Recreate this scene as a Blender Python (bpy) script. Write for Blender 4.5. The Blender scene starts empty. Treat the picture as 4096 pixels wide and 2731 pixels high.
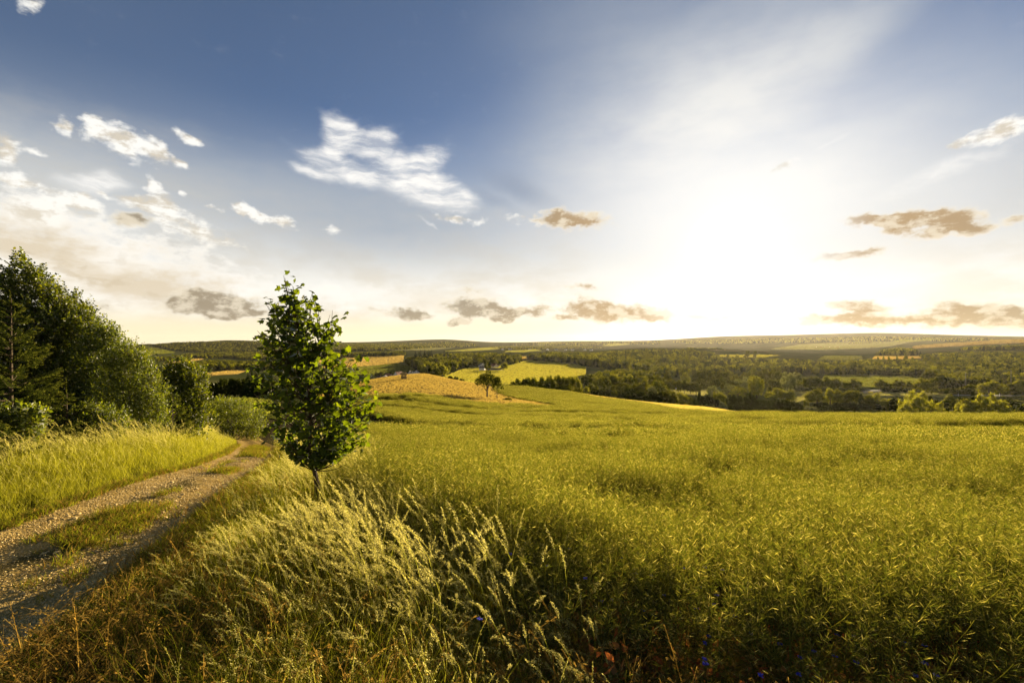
import bpy, bmesh, math, random
import numpy as np
from mathutils import Vector, Matrix

rng = np.random.default_rng(11)
random.seed(11)
R = math.radians
sc = bpy.context.scene
col = sc.collection

# ---------------------------------------------------------------- camera
F, CX, CY, EYE = 1820.4, 2048.0, 1370.0, 2.0      # 16 mm lens, measured on the 4096 px wide photograph
cam_d = bpy.data.cameras.new('camera')
cam_d.sensor_width, cam_d.lens = 36.0, 16.0
cam_d.shift_y = 0.0011
cam_d.clip_start, cam_d.clip_end = 0.05, 60000.0
cam = bpy.data.objects.new('camera', cam_d)
cam.location = (0, 0, EYE)
cam.rotation_euler = (R(90), 0, 0)
col.objects.link(cam)
sc.camera = cam

# ---------------------------------------------------------------- exposure, sampling
EXPO = 2.05
SKY = 0.05
sc.view_settings.view_transform = 'Standard'
sc.view_settings.look = 'None'
sc.view_settings.gamma = 1.0
sc.view_settings.use_curve_mapping = False
sc.view_settings.exposure = EXPO
sc.render.engine = 'CYCLES'
cy = sc.cycles
cy.max_bounces, cy.diffuse_bounces, cy.glossy_bounces = 6, 3, 1
cy.transmission_bounces, cy.transparent_max_bounces, cy.volume_bounces = 3, 6, 0
cy.use_denoising = True
cy.caustics_reflective = cy.caustics_refractive = False

# ---------------------------------------------------------------- sun
SUN_AZ, SUN_EL = R(26.0), R(10.5)
SUN = Vector((math.sin(SUN_AZ) * math.cos(SUN_EL), math.cos(SUN_AZ) * math.cos(SUN_EL), math.sin(SUN_EL)))
sun_d = bpy.data.lights.new('sun', 'SUN')
sun_d.energy, sun_d.angle = 5.0, R(0.5)
sun_d.color = (1.0, 0.80, 0.48)
sun = bpy.data.objects.new('sun', sun_d)
sun.rotation_euler = (-SUN).to_track_quat('-Z', 'Y').to_euler()
sun.location = (40, 80, 60)
col.objects.link(sun)


# ---------------------------------------------------------------- node helper
class NT:
    def __init__(s, tree):
        s.t = tree
        tree.nodes.clear()

    def n(s, kind, ins=None, **kw):
        nd = s.t.nodes.new(kind)
        for k, v in kw.items():
            setattr(nd, k, v)
        for k, v in (ins or {}).items():
            sk = nd.inputs[k]
            if isinstance(v, bpy.types.NodeSocket):
                s.t.links.new(v, sk)
            else:
                sk.default_value = v
        return nd

    def m(s, op, a, b=0.0, c=0.0, clamp=False):
        return s.n('ShaderNodeMath', {0: a, 1: b, 2: c}, operation=op, use_clamp=clamp).outputs[0]

    def vm(s, op, a, b=(0, 0, 0)):
        return s.n('ShaderNodeVectorMath', {0: a, 1: b}, operation=op).outputs[0]

    def sstep(s, v, lo, hi, a=0.0, b=1.0):
        return s.n('ShaderNodeMapRange', {0: v, 1: lo, 2: hi, 3: a, 4: b}, interpolation_type='SMOOTHSTEP').outputs[0]

    def lin(s, v, lo, hi, a=0.0, b=1.0):
        return s.n('ShaderNodeMapRange', {0: v, 1: lo, 2: hi, 3: a, 4: b}).outputs[0]

    def mix(s, f, a, b, bt='MIX'):
        return s.n('ShaderNodeMix', {0: f, 6: a, 7: b}, data_type='RGBA', blend_type=bt, clamp_factor=True).outputs[2]

    def noise(s, v, scale, det=5.0, rough=0.55, dist=0.0, out=0):
        return s.n('ShaderNodeTexNoise', {'Vector': v, 'Scale': scale, 'Detail': det, 'Roughness': rough,
                                          'Distortion': dist}).outputs[out]


def s2l(h):
    """sRGB hex -> linear RGBA"""
    o = []
    for k in (0, 2, 4):
        c = int(h[k:k + 2], 16) / 255
        o.append(c / 12.92 if c <= 0.04045 else ((c + 0.055) / 1.055) ** 2.4)
    return tuple(o) + (1.0,)


# ---------------------------------------------------------------- world: Nishita sky with procedural clouds
def sky_dir(px, py):
    """azimuth, elevation of a direction measured on the photograph"""
    x, z = (px - CX) / F, (CY - py) / F
    return math.atan2(x, 1.0), math.atan2(z, math.hypot(x, 1.0))


# clouds: centre and radii measured on the photograph (turned into azimuth / elevation), rotation clockwise, weight
CUMULUS = [(372, 520, 75, 62, 15, 1), (500, 565, 150, 70, 18, 1.1), (625, 610, 100, 62, 35, 1), (712, 655, 45, 28, 30, .8),
           (258, 505, 48, 38, 45, .75), (750, 543, 58, 26, 10, .7), (35, 605, 105, 75, 10, 1.1), (170, 612, 90, 18, 12, .6),
           (70, 722, 150, 36, 8, 1), (600, 735, 40, 40, 0, .7), (420, 780, 55, 22, 5, .85), (722, 776, 30, 16, 10, .7),
           (525, 790, 85, 50, 20, 1), (645, 845, 125, 70, 15, 1.1), (290, 815, 170, 55, 10, 1), (120, 850, 240, 60, 8, .9),
           (860, 834, 55, 22, 5, .8), (1000, 850, 120, 30, 14, 1), (1110, 882, 95, 32, 12, 1), (830, 940, 190, 60, 20, .8),
           (4030, 520, 150, 44, -18, 1), (3860, 568, 150, 26, -12, .7), (3125, 680, 90, 26, -18, .7), (110, 15, 60, 60, 30, .6),
           (2200, 880, 240, 40, 3, .6), (1830, 872, 160, 24, 5, .6), (1330, 925, 80, 20, 10, .5),
           (2920, 1262, 120, 26, 0, .5), (3130, 1320, 300, 22, 0, .45)]
CIRRUS = [(1370, 520, 85, 75, 40, 1), (1335, 590, 55, 60, 60, .9), (1495, 560, 120, 60, -15, 1), (1420, 690, 280, 55, 14, .9),
          (1680, 735, 240, 95, 28, 1.1), (1800, 800, 130, 60, 20, 1.0), (1250, 690, 130, 26, 8, .8), (1720, 640, 120, 60, -30, .7),
          (370, 715, 180, 50, -20, .85), (3330, 570, 90, 16, -30, .45), (1705, 900, 75, 7, 27, .6), (3750, 700, 420, 50, -14, .5)]
GREY = [(2275, 880, 150, 44, 3, 1), (3500, 880, 140, 34, 10, 1), (3575, 905, 85, 44, 10, .9), (3760, 880, 170, 48, 12, 1.1), (3800, 925, 200, 24, 0, .9),
        (4080, 890, 60, 26, 10, .7), (3400, 1012, 190, 26, -6, .9), (900, 1220, 190, 62, 3, 1), (740, 1205, 110, 55, -5, 1), (960, 1255, 150, 24, 0, .9),
        (430, 1225, 70, 30, 3, .6), (1640, 1258, 110, 32, 0, .9), (1920, 1235, 160, 52, 5, 1), (2080, 1250, 120, 34, 0, .8), (1838, 1287, 44, 20, 0, .9),
        (2010, 1278, 44, 16, 0, .9), (2245, 1272, 50, 18, 0, .9), (2440, 1245, 240, 52, 5, 1.0), (2600, 1262, 110, 26, 5, .7), (2840, 1268, 120, 18, 0, .7),
        (3440, 1228, 150, 34, 4, .9), (3900, 1235, 220, 46, 8, .9), (3560, 1283, 440, 36, 2, .9), (4040, 1275, 300, 60, 4, .9),
        (1490, 1245, 60, 20, 0, .5), (520, 872, 110, 38, 0, .75), (1880, 1158, 90, 20, 5, .5), (2340, 1150, 90, 20, 5, .5)]


def build_world():
    w = bpy.data.worlds.new('World')
    sc.world = w
    w.use_nodes = True
    w.cycles.sampling_method = 'MANUAL'
    w.cycles.sample_map_resolution = 256
    N = NT(w.node_tree)
    k = 1.0 / (SKY * 2 ** EXPO)

    def c(h, f=1.0):
        r = s2l(h)
        return (r[0] * k * f, r[1] * k * f, r[2] * k * f, 1.0)

    sky = N.n('ShaderNodeTexSky', sky_type='NISHITA', sun_disc=False, sun_elevation=SUN_EL, sun_rotation=SUN_AZ,
              altitude=300.0, air_density=0.6, dust_density=0.3, ozone_density=3.0).outputs[0]
    sky = N.n('ShaderNodeVectorMath', {0: sky, 3: .60}, operation='SCALE').outputs[0]
    d = N.n('ShaderNodeTexCoord').outputs['Generated']
    sep = N.n('ShaderNodeSeparateXYZ', {0: d})
    el = N.m('ARCSINE', sep.outputs[2])
    az = N.m('ARCTAN2', sep.outputs[0], sep.outputs[1])
    P = N.n('ShaderNodeCombineXYZ', {0: az, 1: el, 2: 0.0}).outputs[0]
    sund = N.m('ARCCOSINE', N.n('ShaderNodeVectorMath', {0: d, 1: tuple(SUN)}, operation='DOT_PRODUCT').outputs['Value'])

    def warp(amp, scale, det):
        nz = N.n('ShaderNodeTexNoise', {'Vector': d, 'Scale': scale, 'Detail': det, 'Roughness': .55}).outputs[1]
        off = N.n('ShaderNodeVectorMath', {0: N.vm('SUBTRACT', nz, (.5, .5, .5)), 1: (amp, amp * .7, 0)}, operation='MULTIPLY').outputs[0]
        return N.vm('ADD', P, off)

    def blobs(lst, q, side):
        tot = None
        for (cx, cy_, rx, ry, rot, wt) in lst:
            if (cx - CX) * side < -rx * 1.5 - 60:
                continue
            a0, e0 = sky_dir(cx, cy_)
            ca = math.cos(a0)
            mp = N.n('ShaderNodeMapping', {'Vector': q, 'Location': (a0, e0, 0), 'Rotation': (0, 0, -R(rot)),
                                           'Scale': (rx / F * ca * ca * 1.3, ry / F * ca * 1.3, 1)}, vector_type='TEXTURE').outputs[0]
            ln = N.n('ShaderNodeVectorMath', {0: mp}, operation='LENGTH').outputs['Value']
            v = N.sstep(ln, 1.0, 0.0, 0.0, wt)
            tot = v if tot is None else N.m('MAXIMUM', N.m('MULTIPLY', N.m('ADD', tot, v), .75), N.m('MAXIMUM', tot, v))
            q = N.vm('ADD', q, N.m('MULTIPLY', tot, 1e-7))      # chains the blobs so that few values are live at a time
        return tot

    def clouds(side):
        """side 0: all of the sky outside the view, with the veil alone; -1 and 1: the halves left and right of straight ahead"""
        fb_lo = N.noise(N.vm('MULTIPLY', P, (1.0, 2.6, 1.0)), 6.0, 5.0, .6)
        left = N.lin(az, -.30, -.75)
        veil_e = N.m('ADD', el, N.m('ADD', N.m('MULTIPLY', N.m('SUBTRACT', fb_lo, .5), .14), N.m('MULTIPLY', left, -.04)))
        veil = N.sstep(veil_e, .35, .165, 0, .97)
        veil_c = N.mix(N.sstep(fb_lo, .36, .62), c('f6ecd8'), c('fffbf0', 1.05))
        veil_c = N.mix(N.sstep(el, .085, .02), veil_c, c('fbedc8', 1.06))
        veil_c = N.mix(N.sstep(sund, .42, .12), veil_c, c('fffbf0', 1.1))
        out = N.mix(veil, sky, veil_c)
        if side == 0:
            return out
        wp = warp(.07, 9.0, 3.0)
        wp2 = warp(.05, 24.0, 3.0)
        st = N.vm('MULTIPLY', P, (1.0, 1.8, 1.0))
        fb = N.noise(st, 22.0, 7.0, .63)
        rotv = N.n('ShaderNodeMapping', {'Vector': wp, 'Rotation': (0, 0, R(16)), 'Scale': (9.0, 42.0, 1.0)}).outputs[0]
        fb_st = N.noise(rotv, 1.0, 6.0, .65)
        out = N.mix(N.sstep(el, .12, .30, 0, .24), out, c('76828f'))                       # thin high haze dulls the blue
        out = N.mix(N.m('MULTIPLY', N.sstep(el, .46, .24, 0, .5), N.sstep(el, .07, .20)), out, c('bcc3c9'))
        # thin grey-white altostratus sheet above and left of the sun
        sheet = blobs([(2900, 330, 700, 300, -12, .78), (2650, 650, 950, 420, -8, .95), (3380, 120, 440, 130, -14, .62), (2500, 120, 560, 280, 0, .42),
                       (3800, 420, 900, 300, 10, .42), (400, 160, 900, 330, 20, .05), (1500, 900, 900, 240, 5, .8), (3950, 750, 600, 260, -15, .95), (3300, 750, 700, 300, 0, .9)],
                      warp(.20, 3.0, 4.0), side)
        sheet = N.m('MULTIPLY', N.m('MULTIPLY', sheet, N.sstep(fb_lo, .22, .72, .7, 1.08)), N.sstep(el, .10, .26, .1, 1.0))
        out = N.mix(N.m('MULTIPLY', sheet, .92), out, N.mix(N.sstep(sund, .60, .12), c('aab3be'), c('f4f3ef')))
        # aureole that fades outwards
        g = N.m('POWER', 2.718, N.m('MULTIPLY', sund, -6.9))
        out = N.mix(N.m('MULTIPLY', g, 1.25, clamp=True), out, c('fffdf8', 1.12))
        out = N.mix(N.sstep(sund, .09, .015), out, c('fff8e8', 4.0))
        # blue gap in the sheet right of the cirrus
        gap = blobs([(2070, 745, 190, 46, 20, 1), (1960, 800, 120, 30, 15, .6)], wp, side)
        if gap is not None:
            out = N.mix(N.m('MULTIPLY', gap, .6), out, c('8f9cb2'))
        ci_b = blobs(CIRRUS, wp, side)
        ci = N.m('MULTIPLY', N.sstep(N.m('ADD', ci_b, N.m('MULTIPLY', N.m('SUBTRACT', fb, .5), .7)), .04, .85), N.sstep(fb_st, .36, .66, .30, 1.05))
        out = N.mix(N.m('MULTIPLY', ci, 1.0, clamp=True), out, c('fffdf8', 1.02))
        fb_up = N.noise(N.vm('ADD', st, (.012, .035, 0)), 22.0, 4.0, .6)
        lit = N.m('SUBTRACT', fb, fb_up)
        if side < 0:
            # thick cream cloud bank low on the left with a billowing top
            top = N.lin(az, -.845, -.45, .252, .125)
            bk = N.m('ADD', N.m('MULTIPLY', N.m('SUBTRACT', top, el), 9.0), N.m('MULTIPLY', N.m('SUBTRACT', fb, .5), 1.6))
            bk_c = N.mix(N.sstep(fb_lo, .40, .62), c('e6d7bd'), c('fff8ea'))
            bk_c = N.mix(N.sstep(lit, -.02, -.16, 0, .4), bk_c, c('cdbb9c'))
            bk_c = N.mix(N.sstep(bk, .9, .1), bk_c, c('fffcf4', 1.03))
            out = N.mix(N.m('MULTIPLY', N.m('MULTIPLY', N.sstep(bk, .0, .42, 0, .96), N.sstep(el, .02, .10)), N.sstep(az, -.04, -.38)), out, bk_c)
        # bright cumulus
        cu_b = blobs(CUMULUS, wp2, side)
        cu = N.m('ADD', cu_b, N.m('MULTIPLY', N.m('MULTIPLY', N.m('SUBTRACT', fb, .52), 2.3), N.sstep(cu_b, 0.0, .22)))
        cu_c = N.mix(N.sstep(lit, -.14, .08), c('dcd2c0'), c('fffdf6', 1.05))
        cu_c = N.mix(N.sstep(el, .26, .12, 0, .5), cu_c, c('fdf3de'))
        out = N.mix(N.sstep(cu, .13, .82, 0, .97), out, cu_c)
        # shaded grey-beige clouds low down
        gr_b = blobs([(a, b, rx * 1.3, ry * 1.12, ro, wt) for a, b, rx, ry, ro, wt in GREY], wp2, side)
        gr = N.m('ADD', N.m('MULTIPLY', gr_b, 1.12), N.m('MULTIPLY', N.m('MULTIPLY', N.m('SUBTRACT', fb, .5), 1.9), N.sstep(gr_b, 0.0, .22)))
        base_c = N.mix(N.sstep(sund, .55, .25), c('a09179'), c('b6966a'))
        gr_c = N.mix(N.m('MULTIPLY', N.sstep(lit, -.06, .16), .75), base_c, c('f7ead0'))
        gr_c = N.mix(N.sstep(gr, .85, .30, 0, .85), gr_c, c('fff5df', 1.04))
        gr_a = N.m('MULTIPLY', N.sstep(gr, .18, .75, 0, .92), N.sstep(sund, .08, .24))
        return N.mix(gr_a, out, gr_c)

    def bg(col_):
        return N.n('ShaderNodeBackground', {'Color': col_, 'Strength': SKY}).outputs[0]

    # a mix shader skips the branch that it does not use, so the cloud detail is worked out only where it stands
    front = N.m('GREATER_THAN', N.m('MULTIPLY', N.m('LESS_THAN', N.m('ABSOLUTE', az), R(64)), N.m('GREATER_THAN', el, -.01)), .5)
    half = N.n('ShaderNodeMixShader', {0: N.m('GREATER_THAN', az, 0.0), 1: bg(clouds(-1)), 2: bg(clouds(1))}).outputs[0]
    above = N.n('ShaderNodeMixShader', {0: front, 1: bg(clouds(0)), 2: half}).outputs[0]
    ground = bg(c('6d6a45'))
    N.n('ShaderNodeOutputWorld', {'Surface': N.n('ShaderNodeMixShader', {0: N.m('LESS_THAN', el, -.02), 1: above, 2: ground}).outputs[0]})


build_world()


# ---------------------------------------------------------------- small helpers
def tag(o, label=None, cat=None, group=None, kind=None):
    if label: o['label'] = label
    if cat: o['category'] = cat
    if group: o['group'] = group
    if kind: o['kind'] = kind
    return o


def link(o, parent=None):
    col.objects.link(o)
    if parent is not None:
        o.parent = parent
    return o


def empty(name, loc=(0, 0, 0), rz=0.0):
    o = bpy.data.objects.new(name, None)
    o.location, o.rotation_euler = loc, (0, 0, rz)
    o.empty_display_size = .2
    return link(o)


def np_mesh(name, V, faces, mat, smooth=False):
    """mesh from a vertex array and a list of (n,k) face index arrays"""
    me = bpy.data.meshes.new(name)
    V = np.asarray(V, np.float32).reshape(-1, 3)
    me.vertices.add(len(V))
    me.vertices.foreach_set('co', V.ravel())
    idx = np.concatenate([np.asarray(f, np.int32).ravel() for f in faces])
    tot = np.concatenate([np.full(len(f), np.asarray(f).shape[1], np.int32) for f in faces])
    me.loops.add(len(idx))
    me.loops.foreach_set('vertex_index', idx)
    me.polygons.add(len(tot))
    me.polygons.foreach_set('loop_start', np.concatenate([[0], np.cumsum(tot)[:-1]]).astype(np.int32))
    me.polygons.foreach_set('loop_total', tot)
    if smooth:
        me.polygons.foreach_set('use_smooth', np.ones(len(tot), bool))
    me.update(calc_edges=True)
    for m_ in (mat if isinstance(mat, (list, tuple)) else [mat]):
        me.materials.append(m_)
    return me


def quads_mesh(name, Q, mat, smooth=False):
    """Q: (n,4,3) loose quads"""
    Q = np.asarray(Q).reshape(-1, 4, 3)
    return np_mesh(name, Q.reshape(-1, 3), [np.arange(len(Q) * 4).reshape(-1, 4)], mat, smooth)


def multi_mesh(name, parts):
    """parts: list of (quads, material)"""
    parts = [(np.asarray(q).reshape(-1, 4, 3), m_) for q, m_ in parts if len(q)]
    me = quads_mesh(name, np.concatenate([q for q, _ in parts]), [m_ for _, m_ in parts])
    me.polygons.foreach_set('material_index', np.concatenate([np.full(len(q), i, np.int32) for i, (q, _) in enumerate(parts)]))
    return me


def obj(name, me, parent=None, loc=None):
    o = bpy.data.objects.new(name, me)
    if loc is not None:
        o.location = loc
    return link(o, parent)


def unit(v):
    return v / np.maximum(np.linalg.norm(v, axis=-1, keepdims=True), 1e-9)


def leaf_quads(C, D, Nn, L, W):
    """diamond leaves: base-to-tip direction D, normal Nn, length L, width W (arrays)"""
    D = unit(D)
    S = unit(np.cross(D, Nn))
    L, W = np.asarray(L)[:, None], np.asarray(W)[:, None]
    up = np.cross(S, D)
    return np.stack([C - D * L * .5, C + S * W * .5 + D * L * .08 + up * W * .12, C + D * L * .5 - up * L * .06, C - S * W * .5 + D * L * .08 + up * W * .12], 1)


def tube_quads(pts, rad, n=6):
    pts = np.asarray(pts, float)
    rad = np.broadcast_to(np.asarray(rad, float), (len(pts),))
    T = unit(np.gradient(pts, axis=0))
    ref = np.where(np.abs(T[:, 2:3]) > .9, np.array([[1., 0, 0]]), np.array([[0, 0, 1.]]))
    A = unit(np.cross(T, ref))
    B = np.cross(T, A)
    ang = np.linspace(0, 2 * math.pi, n, endpoint=False)
    ring = pts[:, None] + rad[:, None, None] * (np.cos(ang)[None, :, None] * A[:, None] + np.sin(ang)[None, :, None] * B[:, None])
    q = []
    nx = np.roll(np.arange(n), -1)
    return np.stack([ring[:-1], ring[:-1][:, nx], ring[1:][:, nx], ring[1:]], 2).reshape(-1, 4, 3)


def bezier(p0, p1, p2, n):
    t = np.linspace(0, 1, n)[:, None]
    return (1 - t) ** 2 * np.asarray(p0, float) + 2 * t * (1 - t) * np.asarray(p1, float) + t * t * np.asarray(p2, float)


def vnoise(X, Y, scale, seed=0, octv=3):
    """value noise on arrays"""
    out, amp, tot = 0.0, 1.0, 0.0
    for o in range(octv):
        x, y = np.asarray(X) * scale + 17.3 * o + seed * 3.1, np.asarray(Y) * scale - 9.7 * o + seed * 7.7
        xi, yi = np.floor(x), np.floor(y)
        fx, fy = x - xi, y - yi
        fx, fy = fx * fx * (3 - 2 * fx), fy * fy * (3 - 2 * fy)

        def h(a, b):
            v = np.sin(a * 127.1 + b * 311.7 + seed * 13.7) * 43758.5453
            return v - np.floor(v)
        v = (h(xi, yi) * (1 - fx) + h(xi + 1, yi) * fx) * (1 - fy) + (h(xi, yi + 1) * (1 - fx) + h(xi + 1, yi + 1) * fx) * fy
        out, tot, amp, scale = out + amp * v, tot + amp, amp * .5, scale * 2.03
    return out / tot


# ---------------------------------------------------------------- materials
def new_mat(name):
    m = bpy.data.materials.new(name)
    m.use_nodes = True
    return m, NT(m.node_tree)


def foliage(name, cols, trans=.45, tint=(1.25, 1.15, .35), var=.25, gloss=.0, rough=.45, pos=None):
    """leaf material: colour varies by leaf (mesh island) and by plant; light shines through"""
    m, N = new_mat(name)
    ri = N.n('ShaderNodeNewGeometry').outputs['Random Per Island']
    ro = N.n('ShaderNodeObjectInfo').outputs['Random']
    rmp = N.n('ShaderNodeValToRGB', {0: ri})
    el = rmp.color_ramp.elements
    while len(el) < len(cols):
        el.new(.5)
    for i, cc in enumerate(cols):
        el[i].position = pos[i] if pos else i / max(1, len(cols) - 1)
        el[i].color = tuple(cc) + (1,)
    f = N.m('MULTIPLY_ADD', ro, 2 * var, 1 - var)
    colr = N.n('ShaderNodeVectorMath', {0: rmp.outputs[0], 3: f}, operation='SCALE').outputs[0]
    dif = N.n('ShaderNodeBsdfDiffuse', {'Color': colr, 'Roughness': .5}).outputs[0]
    tc = N.n('ShaderNodeVectorMath', {0: colr, 1: tint}, operation='MULTIPLY').outputs[0]
    tr = N.n('ShaderNodeBsdfTranslucent', {'Color': tc}).outputs[0]
    sh = N.n('ShaderNodeMixShader', {0: trans, 1: dif, 2: tr}).outputs[0]
    if gloss > 0:
        gl = N.n('ShaderNodeBsdfGlossy', {'Color': (1, 1, 1, 1), 'Roughness': rough}).outputs[0]
        fr = N.n('ShaderNodeFresnel', {'IOR': 1.35}).outputs[0]
        sh = N.n('ShaderNodeMixShader', {0: N.m('MULTIPLY', fr, gloss), 1: sh, 2: gl}).outputs[0]
    N.n('ShaderNodeOutputMaterial', {'Surface': sh})
    return m


def solid(name, rgb, rough=.8, noise=0.0, nscale=6.0, rgb2=None, bump=0.0, sheen=0.0):
    m, N = new_mat(name)
    p = N.n('ShaderNodeTexCoord').outputs['Object']
    base = tuple(rgb) + (1,)
    ins = {'Base Color': base, 'Roughness': rough, 'Specular IOR Level': .25}
    if rgb2 is not None:
        nz = N.noise(p, nscale, 6.0, .6)
        ins['Base Color'] = N.mix(N.sstep(nz, .5 - noise, .5 + noise), base, tuple(rgb2) + (1,))
        if bump:
            ins['Normal'] = N.n('ShaderNodeBump', {'Height': nz, 'Strength': bump, 'Distance': .05}).outputs[0]
    if sheen:
        ins['Sheen Weight'] = sheen
        ins['Sheen Roughness'] = .5
        ins['Sheen Tint'] = base
    b = N.n('ShaderNodeBsdfPrincipled', ins)
    N.n('ShaderNodeOutputMaterial', {'Surface': b.outputs[0]})
    return m


def field_mat(name, a, b, stripe=0.0, ang=0.0, scale=.02, patch=None, sheen=.6):
    """crop or meadow seen from afar: two tones, faint tramlines, velvety scattering of a fibrous canopy"""
    m, N = new_mat(name)
    p = N.n('ShaderNodeNewGeometry').outputs['Position']
    n1 = N.noise(p, scale, 6.0, .65)
    cc = N.mix(N.sstep(n1, .36, .64), tuple(a) + (1,), tuple(b) + (1,))
    n2 = N.noise(p, .9, 3.0, .7)
    cc = N.mix(N.sstep(n2, .45, .75, 0, .35), cc, tuple(x * .55 for x in a) + (1,))
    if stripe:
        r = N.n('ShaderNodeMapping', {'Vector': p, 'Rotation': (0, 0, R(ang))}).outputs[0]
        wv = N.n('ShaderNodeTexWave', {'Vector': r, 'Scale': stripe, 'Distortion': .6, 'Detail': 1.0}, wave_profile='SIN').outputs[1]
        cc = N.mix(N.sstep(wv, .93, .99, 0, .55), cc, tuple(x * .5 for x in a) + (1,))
    nb = N.noise(p, 2.2, 4.0, .8)
    bump = N.n('ShaderNodeBump', {'Height': nb, 'Strength': 1.0, 'Distance': .5}).outputs[0]
    dif = N.n('ShaderNodeBsdfDiffuse', {'Color': cc, 'Normal': bump, 'Roughness': 1.0}).outputs[0]
    she = N.n('ShaderNodeBsdfSheen', {'Color': cc, 'Roughness': .55, 'Normal': bump}).outputs[0]
    N.n('ShaderNodeOutputMaterial', {'Surface': N.n('ShaderNodeMixShader', {0: sheen, 1: dif, 2: she}).outputs[0]})
    return m


# ---------------------------------------------------------------- the lie of the land
# control points: column on the photograph, distance ahead, depth of the ground below the eye
# (a value over 300 is a row of the photograph and is turned into a depth)
CP = []


def cp(px, *yd):
    for Y, v in zip(yd[::2], yd[1::2]):
        CP.append((px, Y, v if v < 300 else (v - CY) / F * Y))


for px in (-1500, -300, 700, 1500, 2300, 3100, 4096, 5600):
    cp(px, .3, 2.0, 1.0, 2.0 + max(0, (px - 1600) * .00006))
cp(-1500, 3, 1.95, 8, 1.9, 20, 2.6, 60, 7, 150, 20, 400, 45, 1000, 55, 3000, 30, 6000, 0, 12000, 20)
cp(0, 2.5, 2.0, 5, 2.0, 8, 2.0, 12, 2.2, 20, 3.0, 40, 6, 70, 10, 110, 16, 200, 30, 400, 50, 800, 58, 2000, 55, 3200, 50, 4200, 50, 8000, 60, 12000, 30)
cp(700, 2.5, 2.0, 5, 2.0, 8, 2.2, 12, 2.7, 20, 4.0, 40, 7, 70, 11.5, 110, 17, 200, 31, 300, 40, 500, 45, 800, 1497, 1200, 66, 1500, 66, 2200, 1420, 3000, 1395, 3800, 1377, 5000, 40, 12000, 30)
cp(1300, 2.5, 2.0, 5, 2.05, 8, 2.4, 12, 3.0, 20, 4.6, 40, 8, 70, 12.4, 100, 15, 150, 18, 250, 27, 300, 36)
cp(2048, 2.5, 2.28, 5, 2.6, 8, 3.02, 12, 3.6, 20, 5.0)
cp(3000, 2.5, 2.48, 5, 2.78, 8, 3.08, 12, 3.65, 20, 5.0)
cp(4096, 2.5, 2.55, 5, 2.85, 8, 3.15, 12, 3.7, 20, 5.0, 40, 8.0, 70, 12.3, 85, 16.5, 120, 25, 200, 40, 300, 52, 450, 60, 560, 62, 700, 1530, 900, 1480, 1200, 1430,
   1500, 1400, 2000, 1397, 2800, 1362, 4000, 1366, 6000, 1346, 12000, 30)
cp(5600, 5, 2.8, 20, 5.0, 70, 12.3, 120, 25, 300, 52, 560, 60, 900, 54, 1500, 25, 2800, -8, 6000, -60, 12000, 30)
cp(500, 1500, 1440, 2500, 1415, 3200, 1397, 3800, 1390, 6000, 62)
cp(900, 110, 1602, 200, 30, 400, 48, 850, 1488, 1300, 1460, 2200, 1425, 2800, 1405, 3600, 1369, 3900, 1361, 5000, 15)
cp(1050, 80, 1622, 110, 1602)
cp(1500, 40, 8.0, 80, 12.8, 110, 14.9, 130, 15.6, 150, 16.0, 180, 17.0, 220, 18.4, 250, 20.3, 300, 30, 500, 52, 800, 1507, 900, 1490, 1250, 1456, 1600, 1425, 2000, 1413,
   3000, 1395, 4500, 1378, 5500, 1369, 8000, 0)
cp(1700, 20, 4.9, 40, 8.2, 70, 12.0, 100, 14.5, 125, 15.0, 150, 15.5, 200, 17.0, 250, 17.9, 270, 18.8, 330, 32)
cp(1780, 600, 1520, 900, 1475, 1200, 1440, 1500, 1415, 2000, 1406, 3000, 1395, 4500, 1384, 6000, 1358, 9000, 0)
cp(1950, 125, 16.8, 150, 18.3, 190, 20.4, 220, 21.2, 240, 22.2, 300, 35)
cp(2000, 450, 1545, 600, 1515, 900, 1465, 1100, 1440, 1400, 1415, 2200, 1403, 3500, 1390, 5000, 1379, 6500, 1371)
cp(2100, 40, 8.1, 70, 12.0, 100, 15.5, 115, 16.2, 130, 17.3, 160, 20.0, 200, 21.9, 230, 22.9, 300, 36)
cp(2300, 130, 17.9, 160, 20.8, 200, 24.0, 240, 26.8, 300, 37, 450, 1540, 600, 1510, 900, 1460, 1200, 1430, 1500, 1412, 2200, 1405, 3500, 1392, 5000, 1382, 7000, 1365)
cp(2600, 40, 8.0, 70, 12.2, 100, 15.3, 130, 18.9, 180, 24.7, 300, 40, 430, 1582, 500, 1552, 700, 1506, 900, 1470, 1200, 1425, 1500, 1395, 1800, 1391, 2500, 48, 4000, 1388,
   7000, 1363)
cp(2800, 40, 8, 70, 12.1, 85, 13.6, 200, 30, 250, 36, 330, 46)
cp(2900, 430, 1600, 500, 1580, 650, 1535, 900, 1490, 1200, 1440, 1600, 1397, 1900, 31, 2500, 44, 4000, 1385, 6500, 1347, 8000, 1346)
cp(3100, 40, 8, 75, 12.5, 120, 24, 250, 43, 400, 57)
cp(3200, 450, 1600, 600, 1555, 850, 1500, 1100, 1450, 1500, 1415, 2000, 1410, 3000, 1393, 4500, 1378, 6500, 1343, 8000, 1339)
cp(3600, 40, 8.0, 70, 12.2, 85, 16.0, 120, 25, 200, 40, 300, 52, 400, 58)
cp(3500, 550, 1572, 640, 1545, 850, 1502, 1100, 1455, 1400, 1425, 2000, 1412, 3000, 1390, 4500, 1370, 6000, 1340, 7000, 1331)
cp(3800, 450, 60, 560, 62, 700, 1530, 900, 1490, 1200, 1440, 1500, 1405, 1900, 36, 2500, 1387, 3500, 1370, 5000, 1350, 6500, 1339)
for px in (900, 1900, 2900, 3600):
    cp(px, 12000, 30)

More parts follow.
